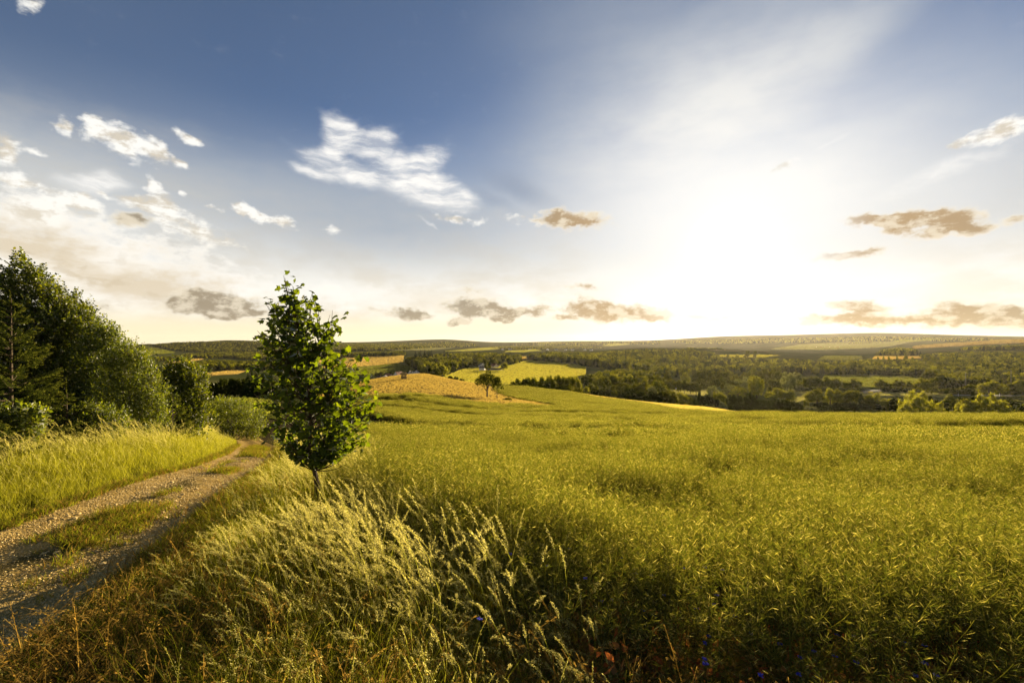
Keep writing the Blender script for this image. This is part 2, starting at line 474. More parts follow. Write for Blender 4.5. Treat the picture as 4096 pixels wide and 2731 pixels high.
_c = np.array(CP)
_th = np.arctan((_c[:, 0] - CX) / F)
_lr = np.log(_c[:, 1] / np.cos(_th))
KA = 2.6
TMAX = math.atan((5600 - CX) / F)


def _U(r2):
    return np.where(r2 > 1e-12, r2 * np.log(np.maximum(r2, 1e-12)) * .5, 0.0)


# depths are scaled by 1/(1+r/150) before interpolation so that near and far points weigh alike
def _sc(lr):
    return 1.0 / (1.0 + np.exp(lr) / 150.0)


_P = np.stack([_th * KA, _lr], 1)
_K = _U(((_P[:, None] - _P[None]) ** 2).sum(-1)) + np.eye(len(_P)) * 4e-4
_A = np.block([[_K, np.ones((len(_P), 1)), _P], [np.ones((1, len(_P))), np.zeros((1, 3))], [_P.T, np.zeros((2, 3))]])
_w = np.linalg.solve(_A, np.concatenate([_c[:, 2] * _sc(_lr), np.zeros(3)]))


def depth_tr(th, lr):
    """depth of the ground below the eye at azimuth th and log distance lr"""
    th, lr = np.broadcast_arrays(np.asarray(th, float), np.asarray(lr, float))
    sh = th.shape
    t, l = th.ravel(), np.maximum(lr.ravel(), math.log(.3))
    over = np.abs(t) > TMAX
    t = np.where(over, np.sign(t) * TMAX * (math.pi - np.abs(t)) / (math.pi - TMAX), t) * KA
    out = np.empty(len(t))
    for i in range(0, len(t), 20000):
        a = np.stack([t[i:i + 20000], l[i:i + 20000]], 1)
        d2 = (a[:, None, 0] - _P[None, :, 0]) ** 2 + (a[:, None, 1] - _P[None, :, 1]) ** 2
        out[i:i + 20000] = _U(d2) @ _w[:-3] + _w[-3] + a @ _w[-2:]
    return (out / _sc(l)).reshape(sh)


def ground(X, Y):
    X, Y = np.asarray(X, float), np.asarray(Y, float)
    return EYE - depth_tr(np.arctan2(X, Y), .5 * np.log(X * X + Y * Y + 1e-6))


def gz(x, y):
    return float(ground(np.array([x]), np.array([y]))[0])


def hit(px, py, ymin=300.0, ymax=11000.0):
    """distance ahead at which the sight line through a point of the photograph meets the ground"""
    Y = np.exp(np.linspace(math.log(ymin), math.log(ymax), 260))
    X = (px - CX) / F * Y
    over = ground(X, Y) - (EYE - (py - CY) / F * Y)
    k = np.argmax(over >= 0)
    if over[k] < 0:
        return float(Y[np.argmax(over)])
    if k == 0:
        return float(Y[0])
    t = over[k - 1] / (over[k - 1] - over[k])
    return float(Y[k - 1] + t * (Y[k] - Y[k - 1]))


def P3(px, Y, lift=0.0):
    x = (px - CX) / F * Y
    return (x, Y, gz(x, Y) + lift)


def zat(py, Y):
    return EYE - (py - CY) / F * Y


def build_ground():
    t0 = np.arange(-57.5, 57.51, .16)
    th = np.radians(np.concatenate([np.arange(-180, -60, 6), [-60, -58.5], t0, [58.5, 60], np.arange(66, 180, 6)]))
    lr = np.concatenate([np.linspace(math.log(.3), math.log(60), 110), np.linspace(math.log(60), math.log(12000), 215)[1:]])
    T, L = np.meshgrid(th, lr, indexing='ij')
    D = depth_tr(T, L)
    r = np.exp(L)
    X, Y = r * np.sin(T), r * np.cos(T)
    Z = EYE - D
    n, k = T.shape
    V = np.stack([X, Y, Z], -1).reshape(-1, 3)
    V = np.concatenate([V, [[0, 0, 0.0]]])
    i, j = np.meshgrid(np.arange(n), np.arange(k - 1), indexing='ij')
    i2 = (i + 1) % n
    q = np.stack([i * k + j, i2 * k + j, i2 * k + j + 1, i * k + j + 1], -1).reshape(-1, 4)
    ii = np.arange(n)
    cap = np.stack([np.full(n, n * k), ((ii + 1) % n) * k, ii * k], -1)
    return V, q, cap


m_earth, N = new_mat('earth')
_p = N.n('ShaderNodeNewGeometry').outputs['Position']
_n1 = N.noise(_p, .012, 6.0, .6)
_n2 = N.noise(_p, 3.0, 6.0, .7)
_cc = N.mix(N.sstep(_n1, .4, .6), (.075, .085, .022, 1), (.12, .115, .035, 1))
_soil = N.mix(N.sstep(_n2, .35, .65), (.035, .028, .014, 1), (.075, .06, .028, 1))
_far = N.n('ShaderNodeVectorMath', {0: _p}, operation='LENGTH').outputs['Value']
_cc = N.mix(N.sstep(_far, 60, 160), _soil, _cc)
_b = N.n('ShaderNodeBump', {'Height': N.noise(_p, 1.5, 5.0, .75), 'Strength': .8, 'Distance': .2}).outputs[0]
N.n('ShaderNodeOutputMaterial', {'Surface': N.n('ShaderNodeBsdfDiffuse', {'Color': _cc, 'Roughness': 1.0, 'Normal': _b}).outputs[0]})

_V, _q, _cap = build_ground()
tag(obj('ground', np_mesh('ground', _V, [_q, _cap], m_earth, True)), 'rolling farmland falling from the grassy hilltop to a wooded valley', 'ground', kind='structure')


# ---------------------------------------------------------------- fields: sheets of crop laid on the ground
def poly_tr(poly, ymin):
    out = []
    for p in poly:
        px = p[0]
        Y = p[2] if len(p) > 2 else hit(px, p[1], ymin)
        t = math.atan((px - CX) / F)
        out.append((t, math.log(Y / math.cos(t))))
    return out


def field(name, label, poly, mat, ymin=300.0, lift=.5, step=(.010, .06), crop=None):
    tr = poly_tr(poly, ymin)
    bm = bmesh.new()
    vs = [bm.verts.new((t, l, 0)) for t, l in tr]
    f = bm.faces.new(vs)
    bmesh.ops.triangulate(bm, faces=[f])
    ts, ls = [t for t, l in tr], [l for t, l in tr]
    for k, (lo, hi, st) in enumerate(((min(ts), max(ts), step[0]), (min(ls), max(ls), step[1]))):
        v = lo + st
        while v < hi:
            no, co = [0, 0, 0], [0, 0, 0]
            no[k], co[k] = 1, v
            bmesh.ops.bisect_plane(bm, geom=bm.verts[:] + bm.edges[:] + bm.faces[:], plane_co=co, plane_no=no)
            v += st
    rim = [e for e in bm.edges if e.is_boundary]
    ex = bmesh.ops.extrude_edge_only(bm, edges=rim)
    low = {g for g in ex['geom'] if isinstance(g, bmesh.types.BMVert)}
    bm.verts.ensure_lookup_table()
    A = np.array([v.co[:] for v in bm.verts])
    r = np.exp(A[:, 1])
    Z = EYE - depth_tr(A[:, 0], A[:, 1]) + lift + r * .0006
    for v, t, rr, z in zip(bm.verts, A[:, 0], r, Z):
        v.co = (rr * math.sin(t), rr * math.cos(t), z - (1.5 + lift + rr * .001 if v in low else 0))
    bmesh.ops.recalc_face_normals(bm, faces=bm.faces)
    me = bpy.data.meshes.new(name)
    bm.to_mesh(me)
    bm.free()
    up = sum(1 if p.normal.z > 0 else -1 for p in me.polygons)
    if up < 0:
        me.flip_normals()
    me.materials.append(mat)
    o = tag(obj(name, me), label, 'field', kind='structure')
    if crop:
        t_ = np.array(tr)
        lo, hi = t_.min(0), t_.max(0)
        area = (np.exp(2 * hi[1]) - np.exp(2 * lo[1])) / 2 * (hi[0] - lo[0])
        rm = math.exp((lo[1] + hi[1]) / 2)
        sz = max(.55, rm / 700.0) * (crop[2] if len(crop) > 2 else 1.0)
        n = int(min(26000, area / (crop[1] * sz * sz)))
        t = rng.uniform(lo[0], hi[0], n)
        l = .5 * np.log(rng.uniform(np.exp(2 * lo[1]), np.exp(2 * hi[1]), n))
        ok = inside(tr, t, l)
        t, l = t[ok], l[ok]
        rr = np.exp(l)
        pts = np.stack([rr * np.sin(t), rr * np.cos(t), EYE - depth_tr(t, l) + lift * .6 + rr * .0006], 1)
        n = len(pts)
        s_ = sz * rng.uniform(.7, 1.3, n)
        scatter('crop', pts, rng.uniform(0, 6.28, n), np.stack([s_ * 1.3, s_ * 1.3, s_ * .8], 1), rng.integers(0, 3, n), crop[0], None, None, o)
    return o


def inside(poly, x, y):
    c = np.zeros(len(x), bool)
    n = len(poly)
    for i in range(n):
        (x1, y1), (x2, y2) = poly[i], poly[(i + 1) % n]
        c ^= ((y1 > y) != (y2 > y)) & (x < (x2 - x1) * (y - y1) / (y2 - y1 + 1e-12) + x1)
    return c


# ---------------------------------------------------------------- scattering (geometry nodes) for what nobody could count
SRC = {}


def source(me):
    """an unlinked object that only lends its mesh to a scatter"""
    if me.name not in SRC:
        SRC[me.name] = bpy.data.objects.new('source_' + me.name, me)
    return SRC[me.name]


def scatter(name, pts, rot, scl, idx, meshes, label, cat=None, parent=None):
    pts = np.asarray(pts, np.float32)
    n = len(pts)
    me = bpy.data.meshes.new(name)
    me.vertices.add(n)
    me.vertices.foreach_set('co', pts.ravel())
    rot = np.asarray(rot, np.float32)
    if rot.ndim == 1:
        rot = np.stack([np.zeros(n), np.zeros(n), rot], 1).astype(np.float32)
    scl = np.asarray(scl, np.float32)
    if scl.ndim == 1:
        scl = np.repeat(scl[:, None], 3, 1)
    for nm, ty, dat in (('rot', 'FLOAT_VECTOR', rot), ('scl', 'FLOAT_VECTOR', scl)):
        at = me.attributes.new(nm, ty, 'POINT')
        at.data.foreach_set('vector', np.ascontiguousarray(dat, np.float32).ravel())
    at = me.attributes.new('idx', 'INT', 'POINT')
    at.data.foreach_set('value', np.asarray(idx, np.int32))
    g = bpy.data.node_groups.new('scatter_' + name, 'GeometryNodeTree')
    g.interface.new_socket('Geometry', in_out='INPUT', socket_type='NodeSocketGeometry')
    g.interface.new_socket('Geometry', in_out='OUTPUT', socket_type='NodeSocketGeometry')
    nd, lk = g.nodes, g.links
    gi, go = nd.new('NodeGroupInput'), nd.new('NodeGroupOutput')
    g2i = nd.new('GeometryNodeGeometryToInstance')
    for m_ in meshes:
        oi = nd.new('GeometryNodeObjectInfo')
        oi.inputs[0].default_value = source(m_)
        oi.transform_space = 'ORIGINAL'
        lk.new(oi.outputs['Geometry'], g2i.inputs[0])
    iop = nd.new('GeometryNodeInstanceOnPoints')
    iop.inputs['Pick Instance'].default_value = True

    def na(nm, ty):
        a = nd.new('GeometryNodeInputNamedAttribute')
        a.data_type = ty
        a.inputs[0].default_value = nm
        return a.outputs[0]
    lk.new(gi.outputs[0], iop.inputs['Points'])
    lk.new(g2i.outputs[0], iop.inputs['Instance'])
    lk.new(na('idx', 'INT'), iop.inputs['Instance Index'])
    lk.new(na('rot', 'FLOAT_VECTOR'), iop.inputs['Rotation'])
    lk.new(na('scl', 'FLOAT_VECTOR'), iop.inputs['Scale'])
    lk.new(iop.outputs[0], go.inputs[0])
    o = obj(name, me, parent)
    o.modifiers.new('scatter', 'NODES').node_group = g
    return tag(o, label, cat, kind='stuff')


# ---------------------------------------------------------------- fields on the slopes and in the valley
def crop_meshes(name, cols, dens, size=1.0):
    """upright tufts of a crop canopy, a metre tall at scale 1"""
    mt = foliage(name + '_tuft', cols, trans=.55, tint=(1.15, 1.1, .75), var=.18)
    ms = []
    for v in range(3):
        rs = np.random.default_rng(500 + v)
        n = 12
        C = np.stack([rs.uniform(-.7, .7, n), rs.uniform(-.7, .7, n), rs.uniform(.3, .55, n)], 1)
        D = np.stack([rs.normal(0, .3, n), rs.normal(0, .3, n), np.ones(n)], 1)
        a = rs.uniform(0, 3.1416, n)
        ms.append(quads_mesh(name + '_tuft', leaf_quads(C, D, np.stack([np.cos(a), np.sin(a), a * 0], 1), rs.uniform(.8, 1.2, n), rs.uniform(.35, .6, n)), mt))
    return (ms, dens, size)


def crop(name, a, b, dens=9.0, size=1.0, **kw):
    return field_mat(name, a, b, **kw), crop_meshes(name, [a, tuple((x + y) / 2 for x, y in zip(a, b)), b], dens, size)


WHEAT = crop('wheat', (.36, .26, .085), (.48, .36, .13), stripe=.035, ang=35)
HAY = crop('hay', (.30, .215, .06), (.44, .33, .10), 3.0, .5, scale=.06)
STRIPM = crop('ripe_meadow', (.42, .34, .085), (.52, .42, .12), 5.0, scale=.05)
GREENC = crop('green_crop', (.11, .125, .022), (.18, .19, .035), stripe=.03, ang=-30)
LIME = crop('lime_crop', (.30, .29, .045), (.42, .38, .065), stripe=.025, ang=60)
PALE = crop('pale_crop', (.27, .26, .09), (.36, .34, .13))
HAZED_GOLD = crop('hazed_gold', (.17, .125, .05), (.21, .155, .065), stripe=.03, ang=20)  # wheat tone muted in the colour to imitate distant haze
HAZED_LIME = crop('hazed_lime', (.17, .175, .045), (.22, .215, .06), stripe=.025, ang=60)  # lime crop desaturated, distant haze put into its colour
HAZED_PALE = crop('hazed_pale', (.11, .115, .06), (.145, .145, .075))  # pale crop dulled, the mist over it painted into the colour
DULL = crop('dull_meadow', (.085, .095, .025), (.13, .13, .04))

HAY_POLY = [(1250, 0, 134), (1500, 0, 131), (1700, 0, 126), (1830, 0, 121), (1960, 0, 118), (2100, 0, 116), (2180, 0, 113), (2250, 0, 111), (2215, 0, 121),
            (2090, 0, 150), (1995, 0, 182), (1975, 0, 215), (1900, 0, 245), (1800, 0, 268), (1700, 0, 285), (1600, 0, 285), (1500, 0, 262), (1350, 0, 255), (1250, 0, 240)]
STRIP_POLY = [(2250, 0, 240), (2400, 0, 205), (2500, 0, 188), (2600, 0, 172), (2700, 0, 150), (2850, 0, 140), (3000, 0, 135), (3160, 0, 135), (3100, 0, 300),
              (2950, 0, 300), (2800, 0, 312), (2640, 0, 300), (2500, 0, 272), (2400, 0, 262), (2250, 0, 258)]
field('hay_field', 'mown orange-brown hay slope round the lone tree and bale stacks', HAY_POLY, HAY[0], lift=.12, step=(.008, .03), crop=HAY[1])
field('meadow_strip', 'bright yellow grass strip below the dark hedge trees', STRIP_POLY, STRIPM[0], lift=.12, step=(.008, .03), crop=STRIPM[1])
field('meadow', 'green meadow beyond the low bush left of the maple', [(820, 0, 62), (1120, 0, 62), (1120, 0, 106), (820, 0, 112)], GREENC[0], lift=.1, step=(.01, .03), crop=GREENC[1])
FIELDS = [
    ('field', 'yellow-green field striped by long tree shadows', [(1690, 1538), (1765, 1512), (1860, 1473), (1990, 1467), (2040, 1463), (2110, 1441), (2300, 1459), (2345, 1470),
      (2340, 1500), (2250, 1515), (2060, 1541)], LIME, 330),
    ('wheat_field', 'golden wheat field above the white houses', [(1250, 1476), (1250, 1434), (1440, 1430), (1615, 1424), (1611, 1449), (1592, 1453), (1500, 1463)], WHEAT, 700),
    ('field', 'olive green field between wheat and white houses', [(1250, 1496), (1250, 1477), (1500, 1464), (1592, 1454), (1662, 1474), (1650, 1492), (1500, 1502)], GREENC, 700),
    ('field', 'green crop field behind the trees and grey bridge', [(3290, 1518), (3300, 1502), (3500, 1503), (3690, 1508), (3680, 1548), (3600, 1554), (3480, 1552), (3330, 1542)], GREENC, 500),
    ('field', 'pale meadow seen through a gap left of the poplar', [(2640, 1590), (2700, 1562), (2720, 1559), (2850, 1560), (2845, 1584), (2790, 1592)], PALE, 450),
    ('field', 'pale meadow between round trees right of the poplar', [(3140, 1600), (3180, 1562), (3260, 1560), (3250, 1592), (3185, 1618)], PALE, 420),
    ('field', 'grey-green field in front of the road', [(3400, 1584), (3440, 1570), (3600, 1571), (3800, 1578), (3800, 1592), (3620, 1586)], PALE, 470),
    ('field', 'brownish rough grass right of the big willow', [(4000, 1588), (4096, 1586), (4250, 1588), (4250, 1620), (4060, 1608)], DULL, 420),
    ('field', 'green pasture on the far hillside left of the forested ridge', [(380, 1425), (470, 1402), (480, 1393), (590, 1389), (700, 1411), (640, 1417), (500, 1421)], GREENC, 1500),
    ('field', 'narrow yellow field below the far hillside pasture', [(380, 1447), (400, 1427), (500, 1421), (610, 1419), (520, 1427)], LIME, 1300),
    ('field', 'thin straw strip among the woods left of the maple', [(650, 1456), (770, 1438), (815, 1437), (740, 1450)], WHEAT, 1200),
    ('wheat_field', 'straw coloured field above the dark wood left of the maple', [(780, 1502), (860, 1491), (965, 1480), (985, 1484), (950, 1497), (830, 1504)], WHEAT, 600),
    ('field', 'small green field above the leftmost straw strip', [(620, 1486), (680, 1478), (690, 1489), (640, 1496)], GREENC, 700),
    ('wheat_field', 'straw strip beside the dark round tree', [(600, 1512), (640, 1497), (700, 1489), (690, 1500), (660, 1512)], WHEAT, 600),
    ('field', 'pale green far field left of the hilltop village', [(1560, 1404), (1640, 1399), (1750, 1392), (1810, 1394), (1700, 1404)], HAZED_PALE, 1800),
    ('field', 'yellow far field above the spruce tops', [(1780, 1408), (1900, 1395), (2030, 1386), (2055, 1391), (1850, 1410)], HAZED_LIME, 1700),
    ('field', 'bright green field under the far village', [(2020, 1414), (2030, 1406), (2140, 1398), (2165, 1404), (2090, 1416)], HAZED_LIME, 1500),
    ('wheat_field', 'small straw field at the forest gap', [(2065, 1438), (2070, 1430), (2100, 1427), (2115, 1438)], WHEAT, 900),
    ('field', 'far yellow field under the ridge', [(2150, 1381), (2160, 1374), (2250, 1373), (2258, 1380)], HAZED_LIME, 3000),
    ('field', 'light field left of the hazy ridge', [(2410, 1385), (2430, 1379), (2500, 1373), (2520, 1378), (2440, 1386)], HAZED_LIME, 2500),
    ('wheat_field', 'cream field in the haze behind the forest strip', [(2840, 1420), (2850, 1410), (2900, 1406), (3070, 1414), (3060, 1420)], WHEAT, 1500),
    ('field', 'light green field below the cream field in the haze', [(2840, 1427), (2845, 1421), (3060, 1421), (3120, 1423), (3050, 1431)], LIME, 1150),
    ('field', 'dull green field behind the long forest strip', [(3270, 1442), (3300, 1425), (3445, 1427), (3450, 1435), (3380, 1443)], DULL, 1000),
    ('field', 'rough brownish pasture with scattered bushes', [(3490, 1438), (3500, 1427), (3680, 1426), (3700, 1432), (3600, 1440)], HAY, 1050),
    ('field', 'misty pale fields below the long ridge', [(3080, 1400), (3200, 1380), (3400, 1368), (3640, 1368), (3560, 1388), (3300, 1402)], HAZED_PALE, 1900),
    ('field', 'misty green field under the ridge end', [(3570, 1366), (3740, 1354), (3790, 1357), (3640, 1370)], GREENC, 3000),
    ('wheat_field', 'long golden field on the right hillside', [(3650, 1397), (3660, 1386), (3800, 1376), (3960, 1366), (4096, 1361), (4260, 1361), (4260, 1376), (4096, 1374), (3900, 1382)], HAZED_GOLD, 1900),
    ('field', 'small bright yellow field above the right forest', [(3950, 1397), (3960, 1391), (4000, 1390), (4010, 1397)], LIME, 1500),
]
for nm, lb, po, mt, ym in FIELDS:
    field(nm, lb, po, mt[0], ym, lift=.5, crop=mt[1])

# ---------------------------------------------------------------- tree shapes for the middle distance
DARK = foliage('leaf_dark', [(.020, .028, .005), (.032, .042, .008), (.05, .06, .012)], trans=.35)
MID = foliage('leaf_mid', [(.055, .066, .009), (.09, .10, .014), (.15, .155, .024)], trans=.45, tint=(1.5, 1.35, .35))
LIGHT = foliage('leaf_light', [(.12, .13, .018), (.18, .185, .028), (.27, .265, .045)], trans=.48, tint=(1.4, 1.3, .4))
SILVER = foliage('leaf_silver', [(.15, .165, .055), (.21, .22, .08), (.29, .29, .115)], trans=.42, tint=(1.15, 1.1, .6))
CONIF = foliage('needles_far', [(.016, .026, .008), (.026, .038, .010)], trans=.2)
RUSSET = foliage('leaf_russet', [(.09, .05, .015), (.12, .065, .02)], trans=.4)
TONES = {'dark': DARK, 'mid': MID, 'light': LIGHT, 'silver': SILVER, 'conifer': CONIF, 'russet': RUSSET}
BARK = solid('bark', (.055, .042, .028), .9, .2, 9.0, (.09, .07, .05), .6)


def lobes(kind, rs):
    c, r = [], []

    def add(p, q):
        c.append(p)
        r.append(q)
    if kind in ('round', 'bushy', 'shrub'):
        z0, rz = {'round': (.54, .44), 'bushy': (.47, .50), 'shrub': (.40, .48)}[kind]
        for k in range(22):
            u = rs.normal(size=3)
            u /= np.linalg.norm(u)
            f = rs.uniform(.45, .9)
            q = rs.uniform(.11, .19)
            add((u[0] * .40 * f, u[1] * .40 * f, z0 + u[2] * (rz - q * .5) * f), q)
    elif kind == 'open':
        for k in range(17):
            a = k * 2.4
            f = math.sqrt((k + .5) / 17) * rs.uniform(.85, 1.1)
            z = .60 + .30 * (1 - f) * rs.uniform(.3, 1.1) + rs.uniform(-.16, .08) * f
            add((.42 * f * math.cos(a), .42 * f * math.sin(a), z), rs.uniform(.09, .15))
        add((.05, 0, .88), .10)
    elif kind == 'willow':
        for k in range(34):
            a = rs.uniform(0, 2 * math.pi)
            h = rs.uniform(.12, .95) ** .9
            rad = .5 * math.sqrt(max(.02, 1 - (h / 1.0) ** 2.4)) * rs.uniform(.45, .95)
            add((rad * math.cos(a), rad * math.sin(a), h * .9), rs.uniform(.08, .14))
    elif kind == 'wide':
        for k in range(46):
            a = rs.uniform(0, 2 * math.pi)
            f = math.sqrt(rs.random())
            top = math.sqrt(max(.04, 1 - f ** 2.2)) * .82
            z = top * rs.uniform(.55, 1.0) if rs.random() < .7 else rs.uniform(.1, .4)
            add((1.12 * f * math.cos(a), 1.12 * f * math.sin(a), z), rs.uniform(.13, .22))
    elif kind == 'poplar':
        for k in range(7):
            a = k / 7 * 2 * math.pi + rs.uniform(-.3, .3)
            rad = rs.uniform(.12, .36) if k else 0
            top = rs.uniform(.78, .97)
            for h in np.arange(.22, top, .07):
                s = .10 * (1 - .45 * abs(h - .5) / .5)
                add((rad * math.cos(a) * (.6 + .5 * h), rad * math.sin(a) * (.6 + .5 * h), h), s * rs.uniform(.8, 1.15))
    elif kind == 'column':
        for h in np.arange(.10, .95, .06):
            add((rs.uniform(-.1, .1), rs.uniform(-.1, .1), h), .26 * math.sqrt(max(.06, 1 - abs(h - .45) / .55)) * rs.uniform(.7, 1.1))
    elif kind == 'spruce':
        for h in np.arange(.08, 1.0, .05):
            q = .30 * (1 - h) + .02
            n = max(1, int(7 * (1 - h) + 1))
            for j in range(n):
                a = rs.uniform(0, 2 * math.pi)
                add((q * .7 * math.cos(a), q * .7 * math.sin(a), h), max(.03, q * .42))
    return np.array(c), np.array(r)


def crown_quads(kind, n, size, seed):
    rs = np.random.default_rng(seed)
    c, r = lobes(kind, rs)
    pr = r ** 2 / (r ** 2).sum()
    k = rs.choice(len(r), n * 2, p=pr)
    u = unit(rs.normal(size=(n * 2, 3)) + np.array([0, 0, .25]))
    p = c[k] + u * (r[k] * rs.uniform(.72, 1.1, n * 2))[:, None]
    dd = np.linalg.norm(p[:, None] - c[None], axis=2) / r[None]
    dd[np.arange(len(p)), k] = 9
    ok = (dd.min(1) > .72) & (p[:, 2] > .01)
    p, u = p[ok][:n], u[ok][:n]
    nn = unit(u + rs.normal(size=u.shape) * .45)
    t = unit(np.cross(nn, rs.normal(size=u.shape)))
    L = size * rs.uniform(.7, 1.35, len(p))
    # inner foliage that keeps light from passing straight through the crown
    m_ = 0 if kind == 'open' else 8 if n > 500 else 4
    uc = unit(rs.normal(size=(len(r), m_, 3))).reshape(-1, 3)
    rc = np.repeat(r, m_)
    pc = np.repeat(c, m_, 0) + uc * (rc * .4)[:, None]
    tc = unit(np.cross(uc, rs.normal(size=uc.shape)))
    return np.concatenate([leaf_quads(p, t, nn, L, L * .8), leaf_quads(pc, tc, uc, rc * 1.15, rc * 1.15)])


def trunk_quads(kind, rs, limbs=4):
    h = {'wide': .3, 'open': .45, 'round': .45, 'bushy': .3, 'shrub': .2, 'willow': .35, 'poplar': .5, 'column': .4, 'spruce': .95}[kind]
    r0 = {'shrub': .02, 'spruce': .018}.get(kind, .028)
    q = [tube_quads([(0, 0, -.04), (.005, 0, h * .4), (0, .006, h)], [r0 * 1.3, r0, r0 * .55], 6)]
    for k in range(limbs):
        a = k * 2.4 + rs.uniform(0, 1)
        z = h * rs.uniform(.5, .95)
        e = (math.cos(a) * .24, math.sin(a) * .24, z + .22)
        q.append(tube_quads([(0, 0, z), (e[0] * .5, e[1] * .5, z + .14), e], [r0 * .5, r0 * .35, r0 * .12], 5))
    return np.concatenate(q)


_TM = {}


def tree_meshes(kind, tone, var, n=1000):
    key = (kind, tone, var, n)
    if key not in _TM:
        sd = hash((kind, var)) % 1000 if False else sum(map(ord, kind)) * 7 + var * 13
        size = {'wide': .075, 'open': .05, 'poplar': .05, 'willow': .05, 'spruce': .05, 'shrub': .09}.get(kind, .062) * (1000 / n) ** .4
        cr = quads_mesh('crown', crown_quads(kind, n, size, sd), TONES[tone])
        tr = quads_mesh('trunk', trunk_quads(kind, np.random.default_rng(sd)), BARK)
        _TM[key] = (cr, tr)
    return _TM[key]


# far woods: one object each, low trees scattered over a patch of ground
FW = []
for v, (kd, tn) in enumerate([('round', 'dark'), ('bushy', 'dark'), ('round', 'mid'), ('bushy', 'mid'), ('bushy', 'dark'), ('round', 'mid'), ('bushy', 'light'), ('spruce', 'conifer')]):
    FW.append(quads_mesh('wood_tree', np.concatenate([crown_quads(kd, 330, .10, 300 + v), tube_quads([(0, 0, -.15), (0, 0, .4)], [.035, .02], 4)]), TONES[tn]))


def forest(name, label, poly, ymin, spacing, hgt, mixw=(3, 3, 2, 2, 2, 1, .6, .8), cat='forest', wid=.85):
    tr = np.array(poly_tr(poly, ymin))
    lo, hi = tr.min(0), tr.max(0)
    rr = np.exp(hi[1])
    area = (np.exp(2 * hi[1]) - np.exp(2 * lo[1])) / 2 * (hi[0] - lo[0])
    n = int(min(60000, area / spacing ** 2))
    t = rng.uniform(lo[0], hi[0], n)
    r2 = rng.uniform(np.exp(2 * lo[1]), np.exp(2 * hi[1]), n)
    l = .5 * np.log(r2)
    ok = inside([tuple(p) for p in tr], t, l)
    t, l = t[ok], l[ok]
    r = np.exp(l)
    X, Y = r * np.sin(t), r * np.cos(t)
    Z = EYE - depth_tr(t, l)
    n = len(X)
    big = .75 + .5 * vnoise(X, Y, .012, 3)
    h = hgt * rng.uniform(.75, 1.15, n) * big
    w = h * rng.uniform(.75, 1.15, n) * wid
    # a crown may not rise above the outline of the wood, so that the fields behind it stay in view
    tpx = CX + F * X / Y
    tpy = CY + F * (EYE - Z - h) / Y
    pp = [(p[0], p[1]) for p in poly]
    tol = 4.0 if ymin < 2000 else 11.0
    keep = inside(pp, tpx, tpy + tol) | inside(pp, tpx, tpy)
    X, Y, Z, h, w, n = X[keep], Y[keep], Z[keep], h[keep], w[keep], int(keep.sum())
    w = np.maximum(w, spacing * .95)
    p = np.array(mixw, float)
    idx = rng.choice(len(FW), n, p=p / p.sum())
    return scatter(name, np.stack([X, Y, Z], 1), rng.uniform(0, 6.28, n), np.stack([w, w, h], 1), idx, FW, label, cat)


